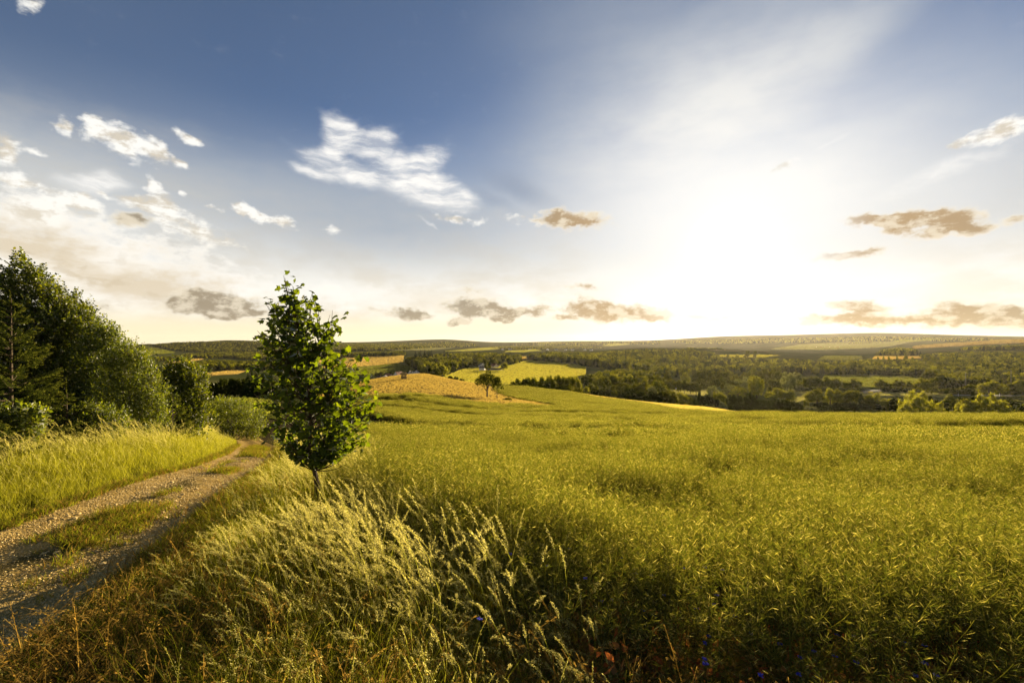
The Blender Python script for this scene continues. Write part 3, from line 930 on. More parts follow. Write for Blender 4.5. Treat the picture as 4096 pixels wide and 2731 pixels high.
FORESTS = [
    ('forest', 'dark forest covering the rounded hill far left of the maple', [(440, 1388), (540, 1381), (600, 1377), (720, 1376), (870, 1371), (1080, 1372), (1250, 1376), (1250, 1404),
      (1000, 1407), (800, 1411), (700, 1405), (640, 1391)], 2000, 15, 17),
    ('wood', 'wooded band crossing the valley left of the maple', [(560, 1432), (700, 1424), (760, 1414), (900, 1408), (1250, 1410), (1250, 1440), (1000, 1440), (900, 1432), (820, 1435), (770, 1434), (640, 1450)], 1300, 12, 14),
    ('wood', 'lower woods with light clearings left of the maple', [(600, 1478), (660, 1458), (760, 1450), (830, 1440), (960, 1444), (1250, 1446), (1250, 1486), (990, 1484), (965, 1479), (860, 1489), (780, 1495), (700, 1480)], 900, 10, 13),
    ('wood', 'dark wood edge above the golden wheat field', [(1250, 1416), (1440, 1410), (1600, 1405), (1650, 1413), (1615, 1423), (1440, 1429), (1250, 1433)], 1300, 10, 15),
    ('forest', 'hill forest below the central skyline', [(1250, 1378), (1440, 1379), (1560, 1377), (1700, 1376), (1780, 1370), (1880, 1377), (1960, 1384), (1850, 1389), (1740, 1392), (1640, 1399), (1540, 1404), (1250, 1408)], 2100, 16, 16),
    ('wood', 'dense broadleaf wood behind the white houses with spruces on top', [(1614, 1450), (1628, 1432), (1700, 1420), (1800, 1413), (1950, 1411), (2030, 1414), (2030, 1440), (1985, 1462),
      (1870, 1471), (1800, 1490), (1760, 1508), (1690, 1502), (1640, 1468)], 650, 9, 16, (3, 3, 3, 3, 2, 2, 1, .5)),
    ('wood', 'small wood end right of the farmhouses', [(2020, 1452), (2030, 1420), (2080, 1418), (2095, 1448), (2060, 1460)], 700, 9, 13),
    ('wood', 'flat-topped wood edge behind the shadow striped field', [(2105, 1442), (2110, 1418), (2200, 1408), (2330, 1410), (2420, 1416), (2420, 1475), (2300, 1458), (2200, 1450)], 800, 9, 15),
    ('forest', 'big hazy forest ridge in the middle below the sun', [(2310, 1462), (2310, 1418), (2450, 1404), (2600, 1395), (2750, 1397), (2850, 1408), (2880, 1428), (3050, 1433), (3250, 1438), (3250, 1501),
      (3000, 1506), (2850, 1502), (2650, 1512), (2560, 1490), (2400, 1478)], 620, 10.5, 15),
    ('wood', 'front lobe of woodland above the dark hedge trees', [(2310, 1550), (2325, 1505), (2400, 1484), (2500, 1476), (2600, 1484), (2645, 1508), (2640, 1548), (2500, 1562)], 430, 8, 13, (3, 3, 3, 3, 2, 2, 1, 0)),
    ('forest', 'long level forest strip behind the green crop field', [(3060, 1501), (3090, 1452), (3300, 1442), (3500, 1436), (3700, 1438), (3700, 1507), (3500, 1502), (3300, 1501)], 640, 9.5, 15),
    ('forest', 'mixed forest slope on the right with brownish trees', [(3690, 1560), (3702, 1500), (3705, 1442), (3640, 1420), (3800, 1410), (3950, 1406), (4096, 1410), (4300, 1412), (4300, 1545), (4096, 1545), (3900, 1556)], 560, 9, 15,
     (3, 3, 3, 3, 2, 2, 1.2, .6)),
    ('wood', 'row of dark wood at the edge of the haze right of the sun', [(3180, 1424), (3200, 1416), (3330, 1414), (3480, 1420), (3480, 1427), (3330, 1425)], 1150, 9, 14),
    ('wood', 'wooded knoll in front of the golden hillside field', [(3490, 1422), (3530, 1400), (3600, 1390), (3665, 1399), (3700, 1415), (3640, 1424), (3540, 1424)], 1150, 10, 14),
    ('wood', 'flat wood island on the skyline of the forest ridge', [(2690, 1402), (2700, 1392), (2800, 1393), (2895, 1394), (2895, 1404), (2800, 1405)], 1450, 9, 22),
    ('wood', 'hazy copse right of the cream field', [(2990, 1410), (3000, 1404), (3060, 1406), (3065, 1412)], 1500, 10, 13),
    ('wood', 'hazy wood strip below the misty fields', [(3085, 1412), (3100, 1404), (3180, 1405), (3190, 1412)], 1500, 10, 15),
    ('forest', 'forested long ridge on the hazy skyline', [(2640, 1374), (2760, 1366), (2900, 1362), (3200, 1357), (3500, 1349), (3640, 1352), (3760, 1357), (3700, 1363), (3400, 1366), (3100, 1372), (2900, 1378)], 4500, 22, 19, (3, 3, 0, 0, 3, 0, 0, 2)),
    ('forest', 'forested far hills left of the hazy ridge', [(1960, 1379), (2000, 1375), (2200, 1373), (2400, 1370), (2640, 1369), (2640, 1377), (2500, 1377), (2250, 1381)], 3800, 22, 17, (3, 3, 0, 0, 3, 0, 0, 2)),
    ('forest', 'thin dark forest line on the right skyline', [(3640, 1362), (3760, 1357), (3900, 1356), (4096, 1357), (4260, 1358), (4260, 1363), (4000, 1361), (3800, 1366)], 2600, 15, 14, (3, 3, 0, 0, 3, 0, 0, 2)),
    ('wood', 'dark hillside wood under the golden field on the right', [(3820, 1398), (3880, 1388), (4010, 1384), (4096, 1380), (4260, 1380), (4260, 1404), (4096, 1404), (4010, 1402), (3900, 1404)], 1500, 10, 14),
    ('wood', 'hedgerow woods along the misty fields', [(3270, 1378), (3300, 1373), (3480, 1366), (3560, 1367), (3560, 1372), (3400, 1377)], 2500, 16, 12),
    ('wood', 'dark trees lining the far hillside pasture', [(480, 1398), (490, 1392), (545, 1390), (550, 1397)], 2500, 11, 13),
    ('wood', 'far tree line under the village', [(1900, 1395), (2040, 1387), (2300, 1383), (2420, 1388), (2420, 1393), (2200, 1396), (2100, 1399), (2000, 1397)], 2000, 15, 10, (3, 3, 2, 2, 2, 1, 0, 0)),
]
for f_ in FORESTS:
    forest(*f_)


# ---------------------------------------------------------------- the dirt track
ROAD_Y = [-3, 2, 5, 8, 10, 13, 17, 25, 34]
ROAD_L = [-5.35, -5.35, -5.35, -5.6, -6.3, -7.9, -10.3, -15.5, -21]
ROAD_R = [-2.5, -2.65, -3.35, -4.3, -5.1, -6.6, -9.0, -14.0, -19]


def road_u(x, y):
    l, r = np.interp(y, ROAD_Y, ROAD_L), np.interp(y, ROAD_Y, ROAD_R)
    return (np.asarray(x) - l) / (r - l)


def road_lift(u, x, y):
    rut = np.exp(-((u - .27) / .13) ** 2) + np.exp(-((u - .75) / .13) ** 2)
    return .05 - .035 * rut + .02 * vnoise(x, y, 2.2, 5) + .012 * vnoise(x, y, 9.0, 6)


def build_road():
    ys = np.concatenate([np.arange(-3, 12, .05), np.arange(12, 34, .2)])
    us = np.linspace(-.06, 1.06, 70)
    Yg, U = np.meshgrid(ys, us, indexing='ij')
    l, r = np.interp(Yg, ROAD_Y, ROAD_L), np.interp(Yg, ROAD_Y, ROAD_R)
    wob = .10 * (vnoise(Yg, U * 0, .9, 2) - .5)
    X = l + (r - l) * U + wob
    Z = ground(X, Yg) + road_lift(U, X, Yg) * np.clip(np.minimum(U + .06, 1.06 - U) / .10, 0, 1) - .004 + .004
    n, k = Yg.shape
    i, j = np.meshgrid(np.arange(n - 1), np.arange(k - 1), indexing='ij')
    q = np.stack([i * k + j, i * k + j + 1, (i + 1) * k + j + 1, (i + 1) * k + j], -1).reshape(-1, 4)
    me = np_mesh('dirt_track', np.stack([X, Yg, Z + .006], -1), [q], m_track, True)
    at = me.attributes.new('across', 'FLOAT', 'POINT')
    at.data.foreach_set('value', U.ravel().astype(np.float32))
    return tag(obj('dirt_track', me), 'rutted gravel farm track curving away past the hedge', 'track', kind='structure')


m_track, N = new_mat('track_gravel')
_p = N.n('ShaderNodeTexCoord').outputs['Object']
_u = N.n('ShaderNodeAttribute', attribute_name='across').outputs['Fac']
_v = N.n('ShaderNodeTexVoronoi', {'Vector': _p, 'Scale': 42.0}, feature='F1')
_a = N.noise(_p, 3.0, 6.0, .65)
_cc = N.mix(N.sstep(_a, .35, .65), (.33, .22, .06, 1), (.53, .37, .12, 1))
_cc = N.mix(N.sstep(_v.outputs['Color'], .3, .9, 0, .5), _cc, (.50, .36, .15, 1))
_g = N.m('MULTIPLY', N.sstep(N.m('ABSOLUTE', N.m('SUBTRACT', _u, .5)), .20, .04), N.sstep(N.noise(_p, 1.6, 5.0, .7), .42, .58))
_cc = N.mix(N.m('MULTIPLY', _g, .8), _cc, (.06, .055, .018, 1))
_h = N.m('ADD', N.m('MULTIPLY', _v.outputs['Distance'], -.6), N.noise(_p, 16.0, 5.0, .7))
_b = N.n('ShaderNodeBump', {'Height': _h, 'Strength': .9, 'Distance': .03}).outputs[0]
N.n('ShaderNodeOutputMaterial', {'Surface': N.n('ShaderNodeBsdfDiffuse', {'Color': _cc, 'Normal': _b, 'Roughness': 1.0}).outputs[0]})
track = build_road()

# loose gravel: thousands of chips as one mass, the bigger stones one by one
STONE = solid('stone', (.37, .27, .10), .85, .25, 20.0, (.60, .46, .21))


def stone_mesh(seed):
    rs = np.random.default_rng(seed)
    bm = bmesh.new()
    bmesh.ops.create_icosphere(bm, subdivisions=1, radius=.5)
    for v in bm.verts:
        v.co *= rs.uniform(.7, 1.15)
        v.co.z *= .62
    me = bpy.data.meshes.new('stone')
    bm.to_mesh(me)
    bm.free()
    me.materials.append(STONE)
    return me


STONES = [stone_mesh(40 + k) for k in range(5)]


def on_road(n, ymax=10.0, pw=None):
    y = rng.uniform(1.2, ymax, n)
    if pw:
        y = 1.2 + (ymax - 1.2) * rng.random(n) ** pw
    rut = rng.random(n) < .7
    u = np.where(rut, np.where(rng.random(n) < .45, rng.normal(.27, .13, n), rng.normal(.76, .13, n)), rng.uniform(0, 1, n))
    u = np.clip(u, .0, 1.0)
    l, r = np.interp(y, ROAD_Y, ROAD_L), np.interp(y, ROAD_Y, ROAD_R)
    x = l + (r - l) * u
    return x, y, ground(x, y) + road_lift(u, x, y) + .006


x, y, z = on_road(32000, 11.0, 1.5)
n = len(x)
s_ = .006 + .019 * rng.random(n) ** 2.4
scatter('gravel', np.stack([x, y, z], 1), rng.uniform(0, 6.28, (n, 3)) * [.1, .1, 1], s_, rng.integers(0, 5, n), STONES, None, None, track)
x, y, z = on_road(150, 7.0)
for k in range(150):
    o = bpy.data.objects.new('stone', STONES[k % 5])
    s1 = float(.03 + .035 * rng.random() ** 2)
    o.location, o.rotation_euler, o.scale = (x[k], y[k], z[k] + s1 * .1), (0, 0, rng.uniform(0, 6.28)), (s1 * 1.2, s1, s1 * .8)
    link(o, track)


# ---------------------------------------------------------------- grasses
WIND = np.array([-1.0, -.15])
STRAW = foliage('grass_straw', [(.48, .43, .11), (.64, .57, .20), (.76, .70, .34)], trans=.5, tint=(1.1, 1.08, .8), var=.2)
STALK = foliage('grass_stalk', [(.23, .25, .03), (.34, .34, .055), (.46, .42, .10)], trans=.45, tint=(1.15, 1.1, .6), var=.2)
BLADE = foliage('grass_blade', [(.09, .11, .012), (.15, .17, .02), (.25, .245, .034)], trans=.5, tint=(1.25, 1.2, .4), var=.25)
LUSH = foliage('grass_lush', [(.17, .185, .018), (.27, .27, .03), (.38, .35, .05)], trans=.5, tint=(1.2, 1.15, .45), var=.2)
DRY = foliage('grass_dry', [(.16, .105, .024), (.30, .20, .048), (.46, .33, .10)], trans=.4, tint=(1.15, 1.0, .6), var=.25)


def strip(Pt, W, yaw):
    """Pt (n,k,3) centre lines, W (n,k) widths, yaw (n) of the flat side"""
    S = np.stack([np.cos(yaw), np.sin(yaw), np.zeros_like(yaw)], -1)[:, None, :] * W[..., None] * .5
    a, b = Pt - S, Pt + S
    return np.stack([a[:, :-1], b[:, :-1], b[:, 1:], a[:, 1:]], 2).reshape(-1, 4, 3)


def curve_line(rs, n, h, spread, tilt, bend, k=5, wind=WIND, wj=.7, t1=1.0):
    base = np.zeros((n, 3))
    a, rr = rs.uniform(0, 6.283, n), spread * np.sqrt(rs.random(n))
    base[:, 0], base[:, 1] = rr * np.cos(a), rr * np.sin(a)
    H = h * rs.uniform(.65, 1.15, n)
    wd = wind[None] + rs.normal(0, wj, (n, 2))
    wd /= np.linalg.norm(wd, axis=1, keepdims=True)
    B = bend * rs.uniform(.5, 1.4, n)
    tl = rs.normal(0, tilt, (n, 2))
    t = np.linspace(0, t1, k)

    def at(t):
        t = np.broadcast_to(t, (n, len(t))) if np.ndim(t) == 1 else t
        xy = base[:, None, :2] + H[:, None, None] * (tl[:, None] * t[..., None] + wd[:, None] * (B[:, None] * t ** 2.4)[..., None])
        z = H[:, None] * (t - .42 * (B[:, None] * t ** 2) ** 1.0 * t)
        return np.concatenate([xy, z[..., None]], -1)
    return at(t), at, H, rs.uniform(0, 3.1416, n)


def blade_quads(rs, n, h, spread, w, tilt=.25, bend=.35, k=5, wj=.9):
    Pt, _, H, yaw = curve_line(rs, n, h, spread, tilt, bend, k, wj=wj)
    t = np.linspace(0, 1, k)
    W = w * (1 - t ** 1.6 * .95)[None] * rs.uniform(.6, 1.3, n)[:, None]
    return strip(Pt, W, yaw)


def panicle_quads(rs, n, h, spread, tilt=.10, bend=.35, ns=26, head=.22, slen=.0115, fluff=.0075):
    Pt, at, H, yaw = curve_line(rs, n, h, spread, tilt, bend, 7)
    st = strip(Pt, np.linspace(.0045, .0024, 7)[None] * np.ones((n, 1)), yaw)
    t = rs.uniform(1 - head, 1.0, (n, ns))
    C = at(t)
    Dn = at(np.minimum(t + .02, 1.04)) - C
    env = np.sin(np.clip((t - 1 + head) / head, 0, 1) * math.pi * .85 + .35)
    off = rs.normal(0, 1, C.shape) * (fluff * env)[..., None]
    off[..., 2] -= fluff * .5
    D = unit(Dn) + rs.normal(0, .35, C.shape) + np.array([-.25, 0, -.25])
    C = (C + off).reshape(-1, 3)
    L = slen * rs.uniform(.7, 1.3, len(C))
    return st, leaf_quads(C, D.reshape(-1, 3), rs.normal(size=C.shape), L, L * .26)


TALL, LEAFY, LOW, SHORT, LUSHT = [], [], [], [], []
for v in range(7):
    rs = np.random.default_rng(700 + v)
    st, sp = panicle_quads(rs, 7, .88, .10, bend=.30 + .07 * (v % 4), ns=96)
    TALL.append(multi_mesh('flowering_grass', [(sp, STRAW), (st, STALK), (blade_quads(rs, 12, .5, .10, .006), BLADE)]))
    LEAFY.append(multi_mesh('leafy_grass', [(blade_quads(rs, 26, .42, .13, .0065, bend=.45), BLADE), (blade_quads(rs, 8, .5, .12, .005, bend=.3), LUSH)]))
    st, sp = panicle_quads(rs, 2, .38, .10, bend=.5, ns=16, slen=.014, fluff=.010)
    LOW.append(multi_mesh('dry_grass', [(blade_quads(rs, 18, .20, .13, .006, .5, .6), DRY), (blade_quads(rs, 12, .2, .12, .006, .4, .5), BLADE), (np.concatenate([st, sp]), DRY)]))
    SHORT.append(multi_mesh('short_grass', [(blade_quads(rs, 22, .075, .07, .005, .45, .4, 4), BLADE), (blade_quads(rs, 9, .08, .07, .005, .5, .4, 4), DRY)]))
    st, sp = panicle_quads(rs, 2, .62, .12, bend=.4, ns=22)
    LUSHT.append(multi_mesh('lush_grass', [(blade_quads(rs, 34, .40, .15, .0065, .25, .4), LUSH), (sp, STRAW), (st, STALK)]))

RAPE_EDGE_Y = [-3, 1.0, 2.2, 3.3, 5.1, 8.0, 12.7, 18, 30, 45, 70, 140]
RAPE_EDGE_X = [1.9, 1.35, .75, .0, -1.75, -2.75, -4.3, -6.0, -9.0, -14, -24, -60]


def rape_edge(y):
    return np.interp(y, RAPE_EDGE_Y, RAPE_EDGE_X)


def patch(n, xlo, xhi, ylo, yhi):
    x, y = rng.uniform(xlo, xhi, n), rng.uniform(ylo, yhi, n)
    return x, y


def sow(name, label, x, y, meshes, scl, parent=None, sink=.0, tilt=.12, zoff=0.0, jit=.35):
    n = len(x)
    z = ground(x, y) - sink + zoff
    rot = np.stack([rng.normal(0, tilt, n), rng.normal(0, tilt, n), rng.normal(0, jit, n)], 1)
    return scatter(name, np.stack([x, y, z], 1), rot, scl, rng.integers(0, len(meshes), n), meshes, label, 'grass', parent)


# verge between track and crop
area_x, area_y = patch(16000, -9, 2.2, .9, 20)
rr_ = np.interp(area_y, ROAD_Y, ROAD_R)
okv = (area_x > rr_ - .02) & (area_x < rape_edge(area_y) + .45)
vx, vy = area_x[okv], area_y[okv]
dist_road = vx - np.interp(vy, ROAD_Y, ROAD_R)
tallness = np.clip((vy - 2.3) / 1.5, .0, 1) * np.clip(dist_road / 1.15, .10, 1) * np.clip(.45 + 1.0 * vnoise(vx, vy, .55, 9), .4, 1.15)
tallness *= 1 - .75 * np.exp(-((vx + 2.2) ** 2 / .22 + (vy - 5.0) ** 2 / .8))
tallness = np.maximum(tallness, np.clip((vx + .9) / .9, 0, 1) * np.clip((vy - 2.2) / 1.2, 0, .75))
pick = rng.random(len(vx))
a = (pick < np.clip(tallness * .85, 0, .8)) & ((vy > 2.5) | (rng.random(len(vx)) < .35))
sow('tall_grass', 'tall pale flowering grass bent by the wind along the verge', vx[a], vy[a], TALL, (np.clip(.34 + .48 * tallness[a], .34, .84) + .34 * np.clip((vx[a] + 1.75) / 1.3, 0, 1) * np.clip((vy[a] - 1.9) / 1.4, 0, 1)) * rng.uniform(.8, 1.15, a.sum()), tilt=.08, jit=.5)
x, y = patch(9000, -9, 2.2, .9, 16)
k = (x > np.interp(y, ROAD_Y, ROAD_R) + .1) & (x < rape_edge(y) + .3)
sow('leafy_grass', 'green grass leaves filling the verge under the flowering stalks', x[k], y[k], LEAFY, rng.uniform(.55, 1.1, k.sum()) * np.clip(.55 + (x[k] - np.interp(y[k], ROAD_Y, ROAD_R)) * .5, .55, 1), jit=1.5)
x, y = patch(12000, -5, 2.6, .8, 6.5)
k = (x > np.interp(y, ROAD_Y, ROAD_R) - .12) & (x < rape_edge(y) + .6) & (rng.random(len(x)) < np.clip(1.2 - (y - 2.0) / 2.1, .10, 1))
sow('dry_grass', 'low tangled dry brown grass at the near corner of the verge', x[k], y[k], LOW, rng.uniform(.7, 1.35, k.sum()), jit=3.0, tilt=.3)
x, y = patch(1500, -1.5, 1.7, 1.2, 3.4)
k = (x < rape_edge(y) + .7)
sow('green_grass', 'fresh green grass with a few pale heads at the near end of the verge', x[k], y[k], LUSHT, rng.uniform(.5, .95, k.sum()), jit=1.2, tilt=.15)
x, y = patch(900, -5.5, -1.6, 3.0, 8.0)
k = (x > np.interp(y, ROAD_Y, ROAD_R) + .12) & (x < rape_edge(y))
sow('pale_grass', 'short pale grass between the track edge and the tall verge grass', x[k], y[k], LUSHT, rng.uniform(.4, .75, k.sum()), jit=.8)
# left verge below the hedge
x, y = patch(15000, -16, -5, 2.5, 20)
ll = np.interp(y, ROAD_Y, ROAD_L)
k = (x < ll - .02) & (x > ll - 5.0)
x, y, ll = x[k], y[k], ll[k]
sc_ = np.clip(.35 + (ll - x) * .55, .35, 1.0) * rng.uniform(.75, 1.15, len(x))
sow('verge_grass', 'bright yellow-green grass bank between track and hedge', x, y, LUSHT, sc_, jit=.8)
x, y = patch(5200, -16, -5, 4, 22)
ll = np.interp(y, ROAD_Y, ROAD_L)
k = (x < ll - .7) & (x > ll - 4.5) & (vnoise(x, y, .7, 4) > .45)
sow('hedge_foot_grass', 'tall pale grass stalks at the foot of the left hedge', x[k], y[k], TALL, rng.uniform(.6, .95, k.sum()), tilt=.08, jit=.5)
# short turf on the track
y = 1.2 + 12 * rng.random(9000) ** 1.2
u = np.where(rng.random(9000) < .6, rng.normal(.5, .10, 9000), np.where(rng.random(9000) < .5, rng.uniform(-.08, .05, 9000), rng.uniform(.93, 1.08, 9000)))
l, r = np.interp(y, ROAD_Y, ROAD_L), np.interp(y, ROAD_Y, ROAD_R)
x = l + (r - l) * u
k = (rng.random(9000) < np.clip((vnoise(x, y, 1.1, 8, 4) - .40) * 2.2, 0, 1)) | (np.abs(u - .5) > .4)
x, y, u = x[k], y[k], u[k]
n = len(x)
scatter('track_turf', np.stack([x, y, ground(x, y) + road_lift(u, x, y) * np.clip(np.minimum(u + .06, 1.06 - u) / .1, 0, 1)], 1), rng.uniform(0, 6.28, n), rng.uniform(.6, 1.5, n), rng.integers(0, 7, n), SHORT,
        'short worn turf between and beside the wheel ruts', 'grass')

# ---------------------------------------------------------------- the rape crop gone to pod
POD = foliage('rape_pod', [(.056, .076, .012), (.10, .122, .02), (.17, .168, .034), (.42, .365, .09), (.70, .61, .27)], pos=[0, .36, .68, .86, 1.0], trans=.5, tint=(1.15, 1.1, .5), var=.2)
RSTEM = foliage('rape_stem', [(.11, .12, .022), (.17, .16, .03)], trans=.3, var=.2)
WITHER = foliage('withered_leaf', [(.20, .065, .02), (.32, .13, .04), (.40, .24, .08)], trans=.5, tint=(1.2, .9, .6), var=.2)


def rape_plant(seed, nb=7, npod=24, h=1.0, wide=1.0, podl=.05, podw=.0027, stems=True):
    rs = np.random.default_rng(seed)
    pods, stem = [], []
    if stems:
        stem.append(tube_quads([(0, 0, -.05), (rs.normal(0, .02), rs.normal(0, .02), h * .5), (rs.normal(0, .05), rs.normal(0, .05), h * .9)], [.006, .005, .002], 4))
    for b in range(nb):
        a = b * 2.4 + rs.uniform(-.5, .5)
        z0 = h * rs.uniform(.42, .62)
        sp = wide * rs.uniform(.08, .26)
        e = np.array([sp * math.cos(a) - .05, sp * math.sin(a), h * rs.uniform(.80, 1.02)])
        pts = bezier((0, 0, z0), (e[0] * .7, e[1] * .7, z0 + .12), e, 8)
        stem.append(strip(pts[None], np.linspace(.005, .002, 8)[None], np.array([rs.uniform(0, 3.14)])))
        t = rs.uniform(.30, 1.0, npod)
        P_ = np.stack([np.interp(t, np.linspace(0, 1, 8), pts[:, i]) for i in range(3)], 1)
        al = rs.uniform(0, 6.283, npod)
        D = np.stack([np.cos(al), np.sin(al), rs.uniform(.25, 1.1, npod)], 1)
        D = unit(D)
        C = P_ + D * (podl * .75)
        pods.append(leaf_quads(C, D, rs.normal(size=C.shape), podl * rs.uniform(.75, 1.25, npod), podw * rs.uniform(.8, 1.3, npod)))
    return np.concatenate(pods), np.concatenate(stem)


RAPE = []
for v in range(8):
    p_, s_ = rape_plant(900 + v, nb=11, npod=42, wide=1.35)
    RAPE.append(multi_mesh('rape_plant', [(p_, POD), (s_, RSTEM)]))
RAPE_FAR = []
for v in range(5):
    rs = np.random.default_rng(950 + v)
    pp, ss = [], []
    for q in range(22):
        o_ = np.array([rs.uniform(-.75, .75), rs.uniform(-.75, .75), rs.uniform(-.10, .05)])
        p_, s_ = rape_plant(3000 + v * 50 + q, nb=5, npod=17, wide=1.3, podl=.07, podw=.0095, stems=False)
        pp.append(p_ + o_)
    C = np.stack([rs.uniform(-.8, .8, 60), rs.uniform(-.8, .8, 60), rs.uniform(.35, .7, 60)], 1)
    ss.append(leaf_quads(C, rs.normal(size=C.shape), rs.normal(size=C.shape), np.full(60, .3), np.full(60, .1)))
    RAPE_FAR.append(multi_mesh('rape_clump', [(np.concatenate(pp), POD), (np.concatenate(ss), RSTEM)]))

_hay = poly_tr(HAY_POLY, 0)
_strip = poly_tr(STRIP_POLY, 0)
LIMPX = [-2500, 1250, 1700, 2100, 2250, 2251, 2400, 2600, 2850, 3160, 3300, 6200]
LIMY = [134, 134, 126, 116, 112, 239, 205, 172, 140, 132, 100, 100]
# tramlines: sunken bands pressed into the crop
TRAM = [[(1380, 88), (1540, 62), (1690, 46), (2000, 37), (2300, 33), (2560, 31), (2700, 27)], [(1380, 80), (1540, 55), (1680, 41), (2000, 33), (2290, 29.5)],
        [(1500, 118), (1700, 108), (2100, 92), (2500, 80)], [(1450, 100), (1800, 85), (2150, 70), (2420, 66)], [(2760, 6.4), (2840, 7.6), (2960, 9.5), (2800, 12)],
        [(3620, 13), (3700, 15), (3980, 14.5), (4200, 14)], [(3300, 9), (3520, 10.2)], [(2500, 13), (2800, 12.5), (3100, 13)], [(3100, 22), (3500, 21), (4100, 22)], [(2900, 40), (3400, 38), (4100, 40)], [(1900, 24), (2200, 22), (2500, 21)], [(2620, 17), (2900, 16), (3150, 17)],
        [(2100, 150), (2250, 140), (2450, 128), (2620, 118)], [(2400, 56), (2700, 50), (3000, 48)]]


def seg_dist(x, y, line):
    pts = [((px - CX) / F * Y, Y) for px, Y in line]
    d = np.full(len(x), 1e9)
    for (x1, y1), (x2, y2) in zip(pts[:-1], pts[1:]):
        dx, dy = x2 - x1, y2 - y1
        t = np.clip(((x - x1) * dx + (y - y1) * dy) / (dx * dx + dy * dy), 0, 1)
        e = np.hypot(x - x1 - t * dx, y - y1 - t * dy)
        e = np.where(y >= y1 + t * dy, e, -e)
        d = np.where(np.abs(e) < np.abs(d), e, d)
    return d


def rape_band(name, label, r0, r1, dens, meshes, s0, tmax=R(55)):
    n = int((r1 * r1 - r0 * r0) / 2 * 2 * tmax * dens)
    t = rng.uniform(-tmax, tmax, n)
    r = np.sqrt(rng.uniform(r0 * r0, r1 * r1, n))
    x, y = r * np.sin(t), r * np.cos(t)
    px = CX + F * np.tan(t)
    ok = (x > rape_edge(y)) & (y < np.interp(px, LIMPX, LIMY)) & (y > .9)
    l = np.log(r)
    if r1 > 100:
        behind = (px > 1975) & (px < 2252) & (y > 112) & (y < 238) & ~inside(_hay, t, l)
        ok = (ok | behind) & ~inside(_hay, t, l) & ~inside(_strip, t, l)
    x, y, r = x[ok], y[ok], r[ok]
    hs = .56 + .44 * vnoise(x, y, .45, 21) + .46 * vnoise(x * .5, y * 1.7, .22, 22)
    wdt = np.where(r < 20, .30, .75 + r * .008)
    gap = np.zeros(len(x), bool)
    for ln in TRAM:
        sd_ = seg_dist(x, y, ln)
        gap |= np.abs(sd_) < wdt * (.55 + .5 * vnoise(x, y, .5, 31))
        q_ = np.clip(r / 40, .12, 1)
        hs += np.where(sd_ >= 0, .26 * np.exp(-sd_ / (6 * q_)), -.36 * np.exp(sd_ / (5 * q_))) * q_ * (.5 + vnoise(x, y, .12, 33))
    hs = np.where(gap, -1.0, np.maximum(hs, .3))
    edge = np.clip((x - rape_edge(y)) / 1.8, 0, 1)
    hs *= np.where(y < 14, .68 + .32 * edge, 1.0)
    near = np.clip((y - 2.3) / 1.5, 0, 1)
    keep = (rng.random(len(x)) < .22 + .78 * near) & (hs > 0)
    x, y, hs, near = x[keep], y[keep], hs[keep], near[keep]
    hs *= .62 + .38 * near
    n = len(x)
    s = s0 * rng.uniform(.9, 1.1, n)
    rot = np.stack([rng.normal(0, .10, n), rng.normal(-.10, .10, n), rng.uniform(0, 6.28, n)], 1)
    z = ground(x, y)
    if s0 > 1:
        z = z + (1.0 - s0) * hs
    return scatter(name, np.stack([x, y, z], 1), rot, np.stack([s, s, s * hs], 1), rng.integers(0, len(meshes), n), meshes, label, 'crop')


rape_band('rape_crop', 'podded rape plants at the near edge of the crop', .9, 8, 46, RAPE, 1.0)
rape_band('rape_crop', 'podded rape crop in the middle of the field', 8, 20, 26, RAPE, 1.05)
rape_band('rape_crop', 'rape canopy of the far slope beyond the first rise', 20, 95, 1.25, RAPE_FAR, 1.0)
rape_band('rape_crop', 'rape canopy around and behind the hay wedge', 95, 255, .55, RAPE_FAR, 1.5, R(38))


# ---------------------------------------------------------------- the young maple beside the track
MAPLE = foliage('maple_leaf', [(.030, .050, .006), (.055, .085, .009), (.10, .14, .014)], trans=.5, tint=(2.3, 2.0, .3), var=.15, gloss=.22, rough=.75)
TWIG = solid('twig_bark', (.045, .030, .016), .9, .2, 30.0, (.08, .055, .03), .5)
_half = [(0, 0), (.20, .03), (.44, .06), (.34, .20), (.62, .44), (.36, .46), (.24, .58), (.17, .78), (0, 1.0)]


def maple_mesh(seed):
    rs = np.random.default_rng(seed)
    ring = _half + [(-x, y) for x, y in _half[-2:0:-1]]
    cen = (0, .34)
    V = [(cen[0], cen[1], .05)]
    c1, c2 = rs.uniform(.18, .45), rs.uniform(.1, .35)
    for x, y in ring:
        V.append((x * .95, y, -abs(x) * c1 * .8 - (y - .3) ** 2 * c2))
    n = len(ring)
    F_ = np.array([(0, 1 + i, 1 + (i + 1) % n) for i in range(n)])
    return np.array(V), F_


MLEAF = []
for v in range(4):
    V, F_ = maple_mesh(60 + v)
    MLEAF.append((V, F_, np_mesh('leaf', V, [F_], MAPLE)))

MROWS = np.array([(1100, 1122, 1150), (1130, 1115, 1165), (1165, 1112, 1185), (1200, 1070, 1200), (1235, 1064, 1290), (1265, 1068, 1330), (1300, 1072, 1345), (1340, 1040, 1350),
                  (1390, 1060, 1385), (1440, 1045, 1450), (1480, 1010, 1470), (1540, 1022, 1490), (1600, 1055, 1500), (1650, 1075, 1505), (1700, 1100, 1492), (1740, 1108, 1470),
                  (1780, 1150, 1425), (1820, 1205, 1398), (1850, 1240, 1390), (1868, 1285, 1370)], float)


